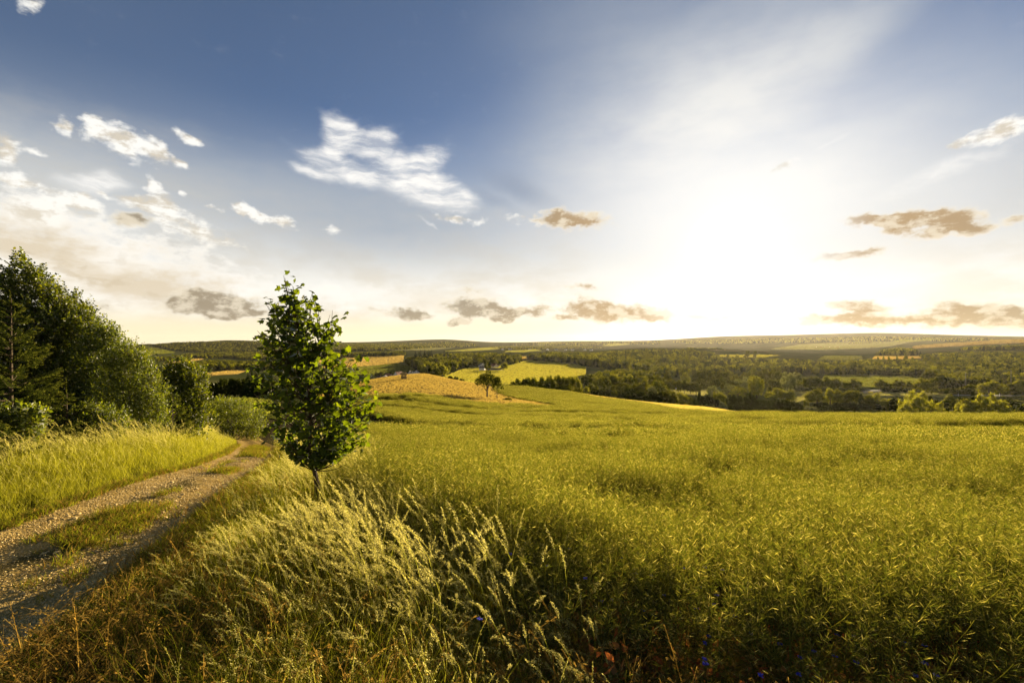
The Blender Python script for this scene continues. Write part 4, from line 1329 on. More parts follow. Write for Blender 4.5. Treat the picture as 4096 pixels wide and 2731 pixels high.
def build_maple():
    Y0 = 5.6
    s = Y0 / F
    rs = np.random.default_rng(5)
    bx = (1275 - CX) * s
    base = np.array([bx, Y0, gz(bx, Y0)])
    root = empty('maple_tree', base)
    tag(root, 'young maple with wind-blown leaves in the grass beside the track', 'tree')

    def w(px, py, dy=0.0):
        return np.array([(px - CX) * s, Y0 + dy, EYE - (py - CY) * s]) - base
    stem = np.array([w(1275, 0)] + [w(*p) for p in ((1268, 1935), (1258, 1880), (1236, 1815), (1243, 1700), (1238, 1560), (1215, 1400), (1175, 1230), (1140, 1112))])
    stem[0] = (0, 0, -.08)
    stem2 = np.array([w(1259, 1890), w(1284, 1800, .05), w(1300, 1650, .12), (w(1290, 1450, .1)), w(1265, 1290, .05), w(1248, 1170, 0)])
    obj('trunk', quads_mesh('trunk', np.concatenate([tube_quads(stem, [.036, .032, .028, .022, .018, .014, .010, .006, .002], 8),
                                                     tube_quads(stem2, [.022, .019, .015, .011, .007, .002], 7)]), TWIG), root)
    leaves = []
    nb = 200
    zs = rs.uniform(0, 1, nb)
    prob = MROWS[:, 2] - MROWS[:, 1]
    rows = np.interp(rs.uniform(0, 1, nb), np.cumsum(prob) / prob.sum(), MROWS[:, 0])
    rows[:6] = (1105, 1168, 1205, 1240, 1182, 1300)
    for b in range(nb):
        py = rows[b]
        L, Rr = np.interp(py, MROWS[:, 0], MROWS[:, 1]), np.interp(py, MROWS[:, 0], MROWS[:, 2])
        c, hw = (L + Rr) / 2, (Rr - L) / 2
        a = rs.uniform(0, 2 * math.pi)
        f = rs.uniform(.80, 1.06) if rs.random() < .75 else rs.uniform(.2, .8)
        px = c + hw * f * math.cos(a)
        dy = hw * .85 * f * math.sin(a) * s
        if b < 6:
            px, dy = (1135, 1250, 1072, 1330, 1250, 1075)[b], 0
        e = w(px, py, dy)
        # attach lower down on the nearer stem
        st = stem if (px < 1255 or rs.random() < .35) else stem2
        zq = max(st[2 if st is stem else 1][2], e[2] - rs.uniform(.25, .7))
        k = np.interp(zq, st[:, 2], np.arange(len(st)))
        i0 = int(min(len(st) - 2, k))
        p0 = st[i0] + (st[i0 + 1] - st[i0]) * (k - i0)
        mid = (p0 + e) / 2 + np.array([(e[0] - p0[0]) * .12, (e[1] - p0[1]) * .12, -.06])
        pts = bezier(p0, mid, e, 8)
        obj('branch', quads_mesh('branch', tube_quads(pts, np.linspace(.009, .002, 8), 5), TWIG), root)
        upper = np.clip((1400 - py) / 250, 0, 1)
        n = int(rs.integers(13, 20) * (1 - .35 * upper))
        t = np.sort(1 - rs.random(n) ** 1.3 * .8)
        zmin = w(0, 1862)[2]
        for tt in t:
            q = np.array([np.interp(tt, np.linspace(0, 1, 8), pts[:, i]) for i in range(3)])
            q = q + rs.normal(0, .05, 3) + np.array([.045, 0, 0])
            if q[2] < zmin + abs(q[0]) * .35:
                continue
            D = unit(np.array([-1.0, 0, -.12]) + rs.normal(0, .5, 3))
            Nn = unit(np.array([.15, -.35, .75]) + rs.normal(0, .55, 3))
            leaves.append((q, D, Nn, rs.uniform(.058, .098)))
    Q = np.array([l_[0] for l_ in leaves])
    # the leaves that stand out most: nearest the viewer and on the outline
    score = -Q[:, 1] + .4 * np.abs(Q[:, 0]) + rs.random(len(Q)) * .8
    front = set(np.argsort(-score)[:300].tolist())
    Vs, Fs, off = [], [], 0
    for i, (q, D, Nn, L) in enumerate(leaves):
        S = unit(np.cross(D, Nn))
        Nn = np.cross(S, D)
        V, F_, me = MLEAF[i % 4]
        M = np.stack([S, D, Nn], 1) * L
        if i in front:
            o = bpy.data.objects.new('leaf', me)
            m4 = Matrix.Identity(4)
            for r_ in range(3):
                for c_ in range(3):
                    m4[r_][c_] = M[r_, c_]
                m4[r_][3] = q[r_]
            link(o, root)
            o.matrix_basis = m4
        else:
            Vs.append(V @ M.T + q)
            Fs.append(F_ + off)
            off += len(V)
    tag(obj('leaves', np_mesh('leaves', np.concatenate(Vs), [np.concatenate(Fs)], MAPLE), root), kind='stuff')


build_maple()

# ---------------------------------------------------------------- hedge trees on the left
HEDGE1 = foliage('alder_leaf', [(.036, .056, .008), (.062, .088, .012), (.11, .13, .02)], trans=.45, tint=(2.3, 1.9, .3), var=.12, gloss=.15, rough=.8)
HEDGE2 = foliage('hornbeam_leaf', [(.05, .076, .010), (.085, .118, .016), (.145, .17, .026)], trans=.45, tint=(2.0, 1.75, .3), var=.12, gloss=.15, rough=.8)
HEDGE3 = foliage('shrub_leaf', [(.06, .09, .013), (.10, .135, .02), (.165, .19, .03)], trans=.45, tint=(2.0, 1.75, .3), var=.12, gloss=.15, rough=.8)
NEEDLE = foliage('spruce_needle', [(.030, .042, .011), (.045, .06, .014), (.07, .085, .02)], trans=.3, tint=(1.4, 1.3, .5), var=.12)
SHOOT = foliage('spruce_shoot', [(.12, .14, .03), (.18, .19, .04)], trans=.4, tint=(1.3, 1.2, .5), var=.1)


def near_tree(name, label, cat, px, Y, lob, mat, leaf=.055, ntw=500, per=12, tw=.22, group=None, seed=1, asp=.55, windy=.35, stems=5):
    """lob: crown lobes as (px, py, rx, rz) on the photograph, depth = width * .8"""
    rs = np.random.default_rng(seed)
    ntw, leaf, tw = int(ntw * 2.3), leaf * 1.06, tw * 1.2
    s = Y / F
    bx = (px - CX) * s
    base = np.array([bx, Y, gz(bx, Y)])
    root = empty(name, base)
    tag(root, label, cat, group)
    c = np.array([((a - CX) * s, Y + rs.uniform(-.25, .25) * rx * s, EYE - (b - CY) * s) for a, b, rx, rz in lob]) - base
    r = np.array([(rx * s, rx * s * .8, rz * s) for a, b, rx, rz in lob])
    vol = r.prod(1) ** .75
    k = rs.choice(len(c), ntw, p=vol / vol.sum())
    u = unit(rs.normal(size=(ntw, 3)))
    T = c[k] + u * r[k] * (rs.uniform(.25, 1.0, ntw) ** .55)[:, None]
    T[:, 2] = np.maximum(T[:, 2], .05 + .1 * rs.random(ntw))
    D = unit(u * .7 + np.array([-windy, 0, .85]) + rs.normal(0, .35, (ntw, 3)))
    t = (np.arange(per) + rs.uniform(-.3, .3, (ntw, per))) / per
    C = T[:, None] + D[:, None] * (t * tw)[..., None]
    side = unit(np.cross(D, rs.normal(size=D.shape)))
    sg = np.where(np.arange(per) % 2 == 0, 1.0, -1.0)
    LD = unit(D[:, None] * .7 + side[:, None] * sg[None, :, None] * .9 + rs.normal(0, .35, C.shape) + np.array([-windy, 0, 0]))
    C = C + LD * leaf * .55
    Nn = unit(np.array([.1, -.15, .8]) + rs.normal(0, .55, C.shape))
    L = leaf * rs.uniform(.65, 1.25, ntw * per)
    q = leaf_quads(C.reshape(-1, 3), LD.reshape(-1, 3), Nn.reshape(-1, 3), L, L * asp)
    tag(obj('leaves', quads_mesh('leaves', q, mat), root), kind='stuff')
    wood = [tube_quads([(0, 0, -.06), (.01, 0, c[:, 2].mean() * .6), c[np.argmax(c[:, 2])]], [.035 * Y / 9, .024 * Y / 9, .004], 6)]
    for i in range(min(stems, len(c))):
        wood.append(tube_quads(bezier((0, 0, .05), (c[i, 0] * .4, c[i, 1] * .4, c[i, 2] * .5), c[i], 6), np.linspace(.018, .004, 6), 5))
    obj('trunk', quads_mesh('trunk', np.concatenate(wood), TWIG), root)
    tq = [strip(np.stack([T[i] - D[i] * .12, T[i], T[i] + D[i] * tw])[None], np.array([[.006, .005, .002]]), np.array([rs.uniform(0, 3)])) for i in range(0, ntw, 2)]
    tag(obj('twigs', quads_mesh('twigs', np.concatenate(tq), TWIG), root), kind='stuff')
    return root


def spruce(name, label, px, Y, pytop, rad, seed, whorls=16, needles=26, leader=.12, group=None, sub=11):
    rs = np.random.default_rng(seed)
    s = Y / F
    bx = (px - CX) * s
    base = np.array([bx, Y, gz(bx, Y)])
    H = EYE - (pytop - CY) * s - base[2]
    root = empty(name, base)
    tag(root, label, 'tree', group)
    wood, nd, sh = [tube_quads([(0, 0, -.05), (0, 0, H * .5), (0, 0, H)], [.03 * H / 2, .018 * H / 2, .004], 6)], [], []

    def brush(p0, p1, n, out, ln=.022, wd=.0042):
        t = rs.random(n)
        C = p0 + (p1 - p0) * t[:, None]
        ax = unit(p1 - p0)
        sd = unit(np.cross(np.repeat(ax[None], n, 0), rs.normal(size=(n, 3))))
        D = unit(ax * .75 + sd)
        out.append(leaf_quads(C + D * ln * .5, D, rs.normal(size=(n, 3)), np.full(n, ln) * rs.uniform(.8, 1.2, n), np.full(n, wd) * 1.35))
    for wv in range(whorls):
        f = wv / (whorls - 1)
        z = H * (.05 + .90 * f)
        Lb = rad * (1 - f) ** .85 + .05
        for b in range(6 if f < .8 else 4):
            a = rs.uniform(0, 6.283)
            dirx = np.array([math.cos(a), math.sin(a), 0])
            L_ = Lb * rs.uniform(.75, 1.1)
            p0 = np.array([0, 0, z])
            p2 = p0 + dirx * L_ + np.array([-.04, 0, L_ * (.05 + .45 * f) + .02])
            p1 = p0 + dirx * L_ * .55 + np.array([0, 0, L_ * (-.10 + .3 * f)])
            pts = bezier(p0, p1, p2, 7)
            wood.append(tube_quads(pts, np.linspace(.009, .0025, 7), 4))
            m_ = max(2, int(sub * L_ / rad) + 1)
            for j in range(m_):
                t = .2 + .8 * (j + rs.random()) / m_
                q = np.array([np.interp(t, np.linspace(0, 1, 7), pts[:, i]) for i in range(3)])
                for sg in (-1, 1):
                    lat = np.cross(dirx, (0, 0, 1)) * sg
                    e = q + (lat * .8 + dirx * .7 + np.array([0, 0, rs.uniform(-.15, .12)])) * L_ * .34 * (1.15 - t) * rs.uniform(.7, 1.2) + dirx * .04
                    brush(q, e, needles, nd)
                    if rs.random() < .5:
                        brush(e, e + unit(e - q) * .06, 12, sh, .018)
            brush(pts[3], pts[6], needles * 2, nd)
            brush(pts[6], pts[6] + unit(pts[6] - pts[5]) * .07, 14, sh, .018)
    brush(np.array([0, 0, H * .9]), np.array([-.02, 0, H + leader]), 60, sh, .02)
    tag(obj('needles', quads_mesh('needles', np.concatenate(nd), NEEDLE), root), kind='stuff')
    tag(obj('shoots', quads_mesh('shoots', np.concatenate(sh), SHOOT), root), kind='stuff')
    obj('trunk', quads_mesh('trunk', np.concatenate(wood), TWIG), root)
    return root


near_tree('alder_tree', 'tallest tree of the left hedge with a narrow wind-bent top', 'tree', 120, 10.6,
          [(118, 1105, 58, 62), (150, 1150, 55, 60), (95, 1150, 70, 70), (120, 1230, 115, 80), (70, 1330, 150, 110), (170, 1330, 120, 110), (110, 1470, 170, 140), (60, 1600, 150, 130), (190, 1600, 120, 130)],
          HEDGE1, .062, 1150, 12, .26, seed=3, asp=.72, windy=.5)
near_tree('aspen_tree', 'broad leafy tree just right of the tallest hedge tree', 'tree', 270, 11.0,
          [(200, 1190, 45, 50), (285, 1215, 55, 50), (250, 1260, 70, 60), (300, 1310, 90, 80), (230, 1380, 100, 100), (340, 1300, 45, 55), (330, 1420, 95, 90), (270, 1530, 120, 110), (300, 1650, 120, 110)],
          HEDGE1, .055, 1000, 12, .24, seed=4, asp=.7, windy=.45)
near_tree('hazel_bush', 'pointed leafy bush at the right shoulder of the hedge', 'bush', 400, 10.8,
          [(395, 1335, 45, 50), (420, 1370, 65, 55), (455, 1380, 40, 35), (400, 1440, 85, 70), (420, 1530, 90, 80), (390, 1630, 95, 90), (400, 1720, 90, 70)], HEDGE2, .055, 720, 12, .22, seed=6)
near_tree('poplar_tree', 'leafy tree cut by the left edge of the picture', 'tree', -70, 10.2,
          [(-20, 1120, 50, 60), (-30, 1200, 80, 80), (-60, 1320, 130, 110), (-90, 1480, 160, 140), (-70, 1640, 150, 140)], HEDGE1, .06, 700, 12, .24, seed=8, asp=.72, windy=.45)
spruce('spruce_tree', 'large drooping spruce at the left edge in front of the alder', 45, 7.9, 1190, 1.05, 21, whorls=24, needles=52, sub=17)
spruce('spruce_tree', 'young bushy spruce with pale upright leader shoots', 268, 8.6, 1570, .62, 22, whorls=12, needles=24, leader=.28)
spruce('spruce_tree', 'small spruce sapling at the left edge below the big spruce', -30, 6.9, 1600, .6, 23, whorls=11, needles=24)
near_tree('oak_sapling', 'low bright oak sapling at the left edge under the spruce', 'bush', 60, 7.3, [(30, 1680, 60, 45), (110, 1690, 55, 40), (60, 1740, 80, 50)], HEDGE3, .07, 130, 9, .16, seed=9, asp=.6)
near_tree('hornbeam_bush', 'large light leafed bush right of the young spruce', 'bush', 520, 10.2,
          [(500, 1430, 50, 60), (530, 1450, 60, 60), (470, 1490, 70, 70), (560, 1510, 70, 75), (600, 1560, 55, 65), (500, 1600, 110, 90), (570, 1680, 90, 80), (470, 1700, 90, 80), (620, 1640, 40, 60)], HEDGE3, .046, 900, 12, .2, seed=10)
near_tree('privet_bush', 'low rounded bush at the hedge foot between the two spruces', 'bush', 390, 9.0,
          [(370, 1690, 70, 55), (430, 1700, 60, 60), (340, 1730, 60, 40), (400, 1750, 80, 40)], HEDGE2, .045, 330, 12, .17, seed=12)
near_tree('field_maple', 'compact dark round-headed tree at the end of the hedge', 'tree', 725, 12.4,
          [(715, 1500, 60, 50), (760, 1530, 60, 60), (690, 1560, 70, 70), (790, 1590, 45, 60), (740, 1620, 90, 75), (700, 1690, 80, 60), (790, 1690, 60, 60)], HEDGE1, .06, 560, 12, .22, seed=13, asp=.75)
spruce('spruce_tree', 'slim small spruce in front of the round-headed hedge tree', 690, 11.4, 1575, .55, 24, whorls=11, needles=20, leader=.2)
near_tree('elder_bush', 'low spreading bush at the right end of the hedge', 'bush', 930, 20.0,
          [(880, 1640, 70, 45), (950, 1640, 60, 45), (850, 1680, 60, 50), (920, 1690, 90, 55), (1000, 1690, 60, 55), (1030, 1720, 40, 40), (830, 1720, 60, 45), (950, 1740, 100, 40)], HEDGE3, .058, 760, 12, .2, seed=14)
near_tree('willow_bush', 'small leafy bush between the light bush and the round-headed tree', 'bush', 640, 11.6,
          [(640, 1600, 45, 50), (660, 1650, 50, 55), (630, 1700, 50, 60), (655, 1740, 45, 35)], HEDGE2, .05, 260, 12, .18, seed=15)


# ---------------------------------------------------------------- single trees in the middle distance
ORD = ['first', 'second', 'third', 'fourth', 'fifth', 'sixth', 'seventh', 'eighth', 'ninth', 'tenth', 'eleventh', 'twelfth', '13th', '14th', '15th', '16th', '17th', '18th', '19th', '20th']
_cnt = {}


def place_tree(name, label, cat, px, pytop, wpx, Y, kind, tone, group=None, n=1000, sink=0.0):
    x, y, z = P3(px, Y)
    h = max(1.0, zat(pytop, Y) - z)
    w = max(.6, wpx / F * Y)
    k = _cnt.get(kind, 0)
    _cnt[kind] = k + 1
    cr, tr = tree_meshes(kind, tone, k % 4, n)
    root = empty(name, (x, y, z - sink), (k * 1.7) % 6.28)
    tag(root, label, cat, group)
    wid = {'wide': 2.5, 'open': .98, 'round': .84, 'bushy': .92, 'shrub': .92, 'willow': 1.0, 'poplar': .9, 'column': .6, 'spruce': .55}[kind]
    if kind == 'wide':
        root.scale = (w / wid, w / wid * .7, max(h, w / wid * .8))
    else:
        w *= 1.12
        root.scale = (w / wid, w / wid, h)
    obj('crown', cr, root)
    if kind != 'shrub' or wpx > 30:
        obj('trunk', tr, root)
    return root


def row(anchor, group, cat, name, items, kind, tone, Y):
    """a row of look-alikes, told apart by their order from the left; an item may name its own look"""
    items = sorted(items, key=lambda t: t[0])
    for i, it in enumerate(items):
        px, top, wpx = it[:3]
        o = dict(zip(('kind', 'tone', 'Y'), (kind, tone, Y)))
        o.update(it[3] if len(it) > 3 else {})
        look = o.get('look')
        lab = (look + ', ' if look else '') + f'{ORD[i]} from the left in the {anchor}'
        place_tree(o.get('name', name), lab, o.get('cat', cat), px, top, wpx, o['Y'], o['kind'], o['tone'], group)


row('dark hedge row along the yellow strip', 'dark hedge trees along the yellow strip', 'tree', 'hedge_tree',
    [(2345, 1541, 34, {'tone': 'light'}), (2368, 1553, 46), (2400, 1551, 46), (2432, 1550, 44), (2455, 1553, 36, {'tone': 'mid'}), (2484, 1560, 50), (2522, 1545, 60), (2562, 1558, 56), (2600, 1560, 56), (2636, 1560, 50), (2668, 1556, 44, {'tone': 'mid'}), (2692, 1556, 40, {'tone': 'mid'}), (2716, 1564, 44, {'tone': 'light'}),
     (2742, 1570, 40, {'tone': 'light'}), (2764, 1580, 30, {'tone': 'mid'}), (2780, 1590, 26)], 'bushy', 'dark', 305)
row('second row behind the dark hedge trees', 'trees behind the dark hedge row', 'tree', 'tree',
    [(2320, 1537, 30), (2368, 1530, 46), (2420, 1538, 30), (2452, 1532, 24), (2484, 1524, 34), (2508, 1525, 36), (2538, 1532, 32), (2560, 1530, 34), (2586, 1515, 60, {'tone': 'light', 'look': 'bright topped tree'}), (2632, 1517, 62),
     (2662, 1546, 42), (2610, 1537, 36, {'tone': 'silver', 'kind': 'round', 'look': 'pale silvery tree', 'Y': 330})], 'round', 'mid', 370)
row('back line under the woodland lobe', 'trees at the foot of the woodland lobe', 'tree', 'tree',
    [(2404, 1502, 26), (2450, 1494, 28), (2500, 1500, 28), (2560, 1493, 40), (2612, 1477, 42, {'tone': 'light'}), (2632, 1490, 30), (2655, 1509, 24), (2672, 1512, 24), (2692, 1514, 26), (2715, 1512, 26), (2738, 1518, 30), (2762, 1524, 40), (2785, 1527, 34)], 'round', 'mid', 470)
place_tree('tree', 'pointed tree in front of the hazy forest ridge', 'tree', 2672, 1477, 28, 560, 'round', 'mid')
place_tree('tree', 'upright yellowish tree left of the long hazy tree row', 'tree', 2740, 1487, 34, 560, 'round', 'light')
row('copse beside the green slope', 'copse of tall trees beside the green slope', 'tree', 'tree',
    [(2070, 1506, 36, {'kind': 'shrub', 'tone': 'mid'}), (2110, 1500, 44), (2140, 1494, 40), (2170, 1493, 44), (2200, 1490, 42), (2230, 1491, 42), (2258, 1490, 40), (2282, 1490, 40), (2306, 1491, 40, {'tone': 'light', 'look': 'sunlit tree'})], 'bushy', 'mid', 300)
row('dark shrubs below the copse and the green slope', 'dark shrubs below the copse', 'shrub', 'shrub',
    [(2052, 1522, 30, {'Y': 262}), (2080, 1530, 30), (2100, 1508, 32), (2130, 1533, 44), (2165, 1538, 44), (2192, 1513, 34, {'Y': 280}), (2215, 1545, 50), (2246, 1538, 56), (2272, 1548, 36), (2310, 1548, 34, {'tone': 'mid'})], 'bushy', 'dark', 250)
row('hazy back row left of the poplar', 'hazy tree row in the valley', 'tree', 'tree',
    [(2780, 1484, 34), (2796, 1473, 46), (2824, 1468, 42), (2850, 1473, 26), (2872, 1476, 34), (2892, 1476, 50), (2918, 1477, 46), (2944, 1486, 24), (2962, 1497, 26)], 'bushy', 'mid', 640)
row('dull hazy row right of the poplar top', 'dull trees right of the poplar top', 'tree', 'tree',
    [(2976, 1480, 26), (3000, 1475, 28), (3040, 1474, 30), (3062, 1473, 30), (3086, 1473, 30), (3110, 1475, 30), (3130, 1480, 26)], 'bushy', 'mid', 660)
row('middle row left of the pale willows', 'middle tree row in the valley', 'tree', 'tree',
    [(2805, 1511, 30), (2825, 1521, 34), (2845, 1516, 30), (2862, 1503, 40), (2892, 1498, 34), (2914, 1498, 34), (2934, 1500, 34), (2955, 1508, 28)], 'bushy', 'mid', 560)
place_tree('willow_tree', 'pale domed willow left of the broad poplar', 'tree', 2958, 1512, 66, 500, 'willow', 'silver')
place_tree('willow_tree', 'pale willow dome lowest left of the broad poplar', 'tree', 2915, 1530, 60, 490, 'willow', 'silver')
place_tree('willow_tree', 'greenish willow in front of the pale willow dome', 'tree', 2952, 1542, 66, 465, 'willow', 'light')
place_tree('willow_tree', 'small pale willow on top of the willow clump', 'tree', 2980, 1502, 30, 520, 'willow', 'silver')
place_tree('poplar_tree', 'broad upright poplar towering over the valley trees', 'tree', 3026, 1500, 80, 470, 'poplar', 'light', n=1600)
place_tree('tree', 'dull green tree touching the poplar on its right', 'tree', 3085, 1503, 46, 520, 'bushy', 'mid')
place_tree('tree', 'small tree right of the dull tree beside the poplar', 'tree', 3110, 1510, 30, 520, 'round', 'mid')
place_tree('willow_tree', 'tall silvery willow dome farthest right behind the poplar', 'tree', 3150, 1481, 56, 560, 'willow', 'silver')
place_tree('willow_tree', 'second silvery willow in front of the tall willow dome', 'tree', 3142, 1498, 50, 520, 'willow', 'silver')
place_tree('willow_tree', 'pale willow left of the hazy round tree row', 'tree', 3180, 1481, 56, 570, 'willow', 'silver')
place_tree('tree', 'large round tree right of the foot of the poplar', 'tree', 3102, 1547, 72, 440, 'round', 'light')
place_tree('tree', 'sunlit tree just right of the large round tree', 'tree', 3158, 1553, 46, 430, 'round', 'light')
place_tree('tree', 'pale loose tree standing before the pale meadow', 'tree', 2850, 1541, 44, 420, 'round', 'silver')
place_tree('tree', 'slender weeping tree with a narrow yellowish column crown', 'tree', 2859, 1566, 16, 345, 'column', 'light')
place_tree('tree', 'rounded tree just right of the slender column tree', 'tree', 2886, 1561, 44, 350, 'round', 'light')
place_tree('shrub', 'pale shrub under the rounded tree by the yellow strip', 'shrub', 2890, 1599, 30, 325, 'shrub', 'silver')
row('dark row before the pale meadow', 'dark trees before the pale meadow', 'tree', 'tree',
    [(2797, 1557, 30), (2812, 1577, 40), (2834, 1566, 36), (2850, 1582, 34), (2870, 1592, 30), (2918, 1572, 24), (2937, 1566, 26), (2960, 1571, 30), (2986, 1577, 28), (3000, 1560, 40, {'look': 'round headed tree'}), (3024, 1585, 40), (3052, 1590, 44), (3084, 1594, 44), (3110, 1590, 36), (3140, 1587, 46), (3168, 1594, 34), (3192, 1600, 36)],
    'bushy', 'dark', 340)
row('clipped looking dark hedge at the strip end', 'dark bushes at the yellow strip end', 'bush', 'bush',
    [(2924, 1611, 24), (2950, 1614, 34), (2972, 1613, 36), (2996, 1611, 36), (3018, 1615, 26), (3040, 1618, 30), (3060, 1604, 30), (3082, 1612, 34), (3104, 1622, 22), (3125, 1626, 20), (3142, 1626, 20), (3172, 1632, 34)], 'shrub', 'dark', 305)
place_tree('bush', 'lone round bush with a bright rim on the yellow strip', 'bush', 2728, 1606, 14, 296, 'shrub', 'mid')
place_tree('bush', 'low flat bush where the green slope meets the yellow strip', 'bush', 2402, 1586, 26, 207, 'shrub', 'mid')
place_tree('bush', 'small low bush at the right of the flat bush', 'bush', 2424, 1592, 18, 203, 'shrub', 'mid')
row('hazy row before the green crop field', 'trees before the green crop field', 'tree', 'tree',
    [(3212, 1506, 38), (3240, 1498, 34), (3262, 1504, 30), (3278, 1502, 32), (3300, 1501, 34), (3322, 1512, 40), (3345, 1510, 44), (3385, 1521, 32), (3408, 1511, 30), (3432, 1516, 30), (3523, 1513, 40), (3552, 1526, 30), (3585, 1515, 24), (3606, 1513, 24), (3636, 1523, 26), (3660, 1528, 22)], 'round', 'mid', 575)
row('low dark hedge under the hazy row', 'low bushes beside the road', 'bush', 'bush',
    [(3200, 1546, 50), (3245, 1548, 50), (3290, 1548, 50), (3335, 1550, 50), (3380, 1549, 46), (3422, 1550, 40), (3445, 1552, 30), (3535, 1548, 40), (3570, 1549, 40), (3605, 1549, 40), (3640, 1552, 40)], 'shrub', 'dark', 560)
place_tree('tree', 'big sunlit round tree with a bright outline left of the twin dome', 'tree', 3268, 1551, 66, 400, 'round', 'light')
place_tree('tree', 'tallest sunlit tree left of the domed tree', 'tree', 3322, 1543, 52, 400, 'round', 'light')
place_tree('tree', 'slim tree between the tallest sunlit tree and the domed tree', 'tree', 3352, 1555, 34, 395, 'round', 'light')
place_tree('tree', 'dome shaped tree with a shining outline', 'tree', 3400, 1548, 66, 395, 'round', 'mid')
place_tree('tree', 'narrow dark tree right of the dome shaped tree', 'tree', 3445, 1574, 18, 385, 'column', 'dark')
place_tree('tree', 'dark broad tree left of the yellowish trees', 'tree', 3480, 1574, 56, 380, 'bushy', 'mid')
place_tree('tree', 'yellowish tree right of the dark broad tree', 'tree', 3513, 1569, 44, 385, 'round', 'light')
place_tree('tree', 'golden low tree left of the big willow', 'tree', 3546, 1583, 44, 375, 'bushy', 'light')
place_tree('tree', 'dark tree squeezed between golden tree and big willow', 'tree', 3574, 1580, 36, 370, 'bushy', 'dark')
row('undergrowth below the sunlit round trees', 'undergrowth bushes under the sunlit trees', 'bush', 'bush',
    [(3180, 1612, 50), (3215, 1622, 40), (3262, 1606, 50), (3296, 1604, 46), (3340, 1606, 50), (3384, 1604, 50), (3425, 1606, 46), (3462, 1608, 46), (3506, 1610, 46), (3548, 1612, 46), (3585, 1614, 40)], 'shrub', 'dark', 380)
place_tree('tree', 'small tree in the pale meadow gap', 'tree', 3224, 1597, 22, 380, 'round', 'mid')
place_tree('hedge_bush', 'long pale topped bush above the crop edge', 'bush', 3243, 1619, 60, 345, 'shrub', 'silver')
row('front bushes right of the pale topped bush', 'dark bushes at the crop edge', 'bush', 'bush', [(3298, 1617, 44), (3330, 1622, 36), (3366, 1616, 46), (3398, 1628, 36)], 'shrub', 'dark', 340)
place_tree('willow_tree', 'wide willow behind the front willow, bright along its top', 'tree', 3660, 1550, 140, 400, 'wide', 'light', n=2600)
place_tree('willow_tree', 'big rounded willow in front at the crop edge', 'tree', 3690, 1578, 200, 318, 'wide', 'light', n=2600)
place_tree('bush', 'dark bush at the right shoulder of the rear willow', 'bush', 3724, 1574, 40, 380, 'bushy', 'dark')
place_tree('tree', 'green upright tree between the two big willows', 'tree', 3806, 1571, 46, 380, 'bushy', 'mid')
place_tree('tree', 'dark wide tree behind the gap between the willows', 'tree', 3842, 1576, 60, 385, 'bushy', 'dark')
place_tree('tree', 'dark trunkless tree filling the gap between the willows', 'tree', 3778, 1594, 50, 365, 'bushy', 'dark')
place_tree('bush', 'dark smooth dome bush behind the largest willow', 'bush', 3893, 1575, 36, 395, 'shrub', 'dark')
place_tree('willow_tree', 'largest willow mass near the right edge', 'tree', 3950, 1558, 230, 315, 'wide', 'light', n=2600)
place_tree('willow_tree', 'lower left lobe willow leaning on the largest willow', 'tree', 3868, 1584, 90, 322, 'bushy', 'light')
place_tree('tree', 'dark tree at the right flank of the largest willow', 'tree', 4040, 1590, 84, 322, 'bushy', 'dark')
place_tree('tree', 'tree cut by the right edge beside the dark flank tree', 'tree', 4098, 1604, 40, 340, 'bushy', 'mid')
place_tree('shrub', 'low scrub with bright tips between the willows', 'shrub', 3832, 1637, 56, 325, 'shrub', 'light')
place_tree('tree', 'left tree of the tall pair at the forest corner', 'tree', 3692, 1511, 46, 540, 'round', 'light')
place_tree('tree', 'right tree of the tall pair at the forest corner', 'tree', 3727, 1503, 50, 540, 'bushy', 'mid')
place_tree('tree', 'round bushy tree below the left utility pole', 'tree', 3882, 1530, 42, 535, 'bushy', 'mid')
place_tree('tree', 'bright round tree below and between the utility poles', 'tree', 3955, 1516, 74, 530, 'round', 'light')
place_tree('tree', 'flat topped tree right of the bright round tree', 'tree', 4002, 1528, 44, 535, 'bushy', 'mid')
place_tree('tree', 'dull tree below the right utility pole', 'tree', 4042, 1521, 36, 545, 'bushy', 'mid')
place_tree('tree', 'bright tree cut by the right edge of the picture', 'tree', 4090, 1514, 44, 535, 'round', 'light')
row('hedge beyond the road on the right', 'low hedge beyond the road', 'bush', 'bush', [(3770, 1550, 50), (3815, 1548, 50), (3850, 1546, 46), (3920, 1556, 40), (4010, 1556, 44), (4060, 1555, 50)], 'shrub', 'mid', 545)
row('forest corner of big crowns above the tall pair', 'big crowns at the forest corner', 'tree', 'tree', [(3700, 1484, 34), (3722, 1464, 44), (3735, 1480, 40), (3765, 1484, 34)], 'bushy', 'mid', 640)

# trees on and around the hay mound
place_tree('lone_tree', 'lone broad tree on the hay slope', 'tree', 1948, 1476, 104, 150, 'open', 'dark', n=2600)
place_tree('lone_tree', 'slim leaning tree beside the lone broad tree', 'tree', 1988, 1502, 44, 149, 'open', 'dark', n=700)
place_tree('shrub', 'small scrub on the hay right of the lone tree', 'shrub', 2030, 1593, 40, 143, 'shrub', 'mid')
row('dark clump behind the hay mound', 'dark clump behind the mound', 'tree', 'tree', [(1800, 1498, 36), (1822, 1500, 32), (1846, 1510, 34), (1862, 1520, 24, {'tone': 'mid'})], 'bushy', 'dark', 300)
place_tree('shrub', 'light shrub behind the mound right of the dark clump', 'shrub', 1878, 1517, 22, 300, 'shrub', 'light')
place_tree('bush', 'dark round bush on the mound edge by the white gable', 'bush', 1755, 1502, 16, 285, 'shrub', 'dark')
place_tree('tree', 'big sunlit round tree at the near edge of the broadleaf wood', 'tree', 1770, 1450, 46, 620, 'round', 'light')
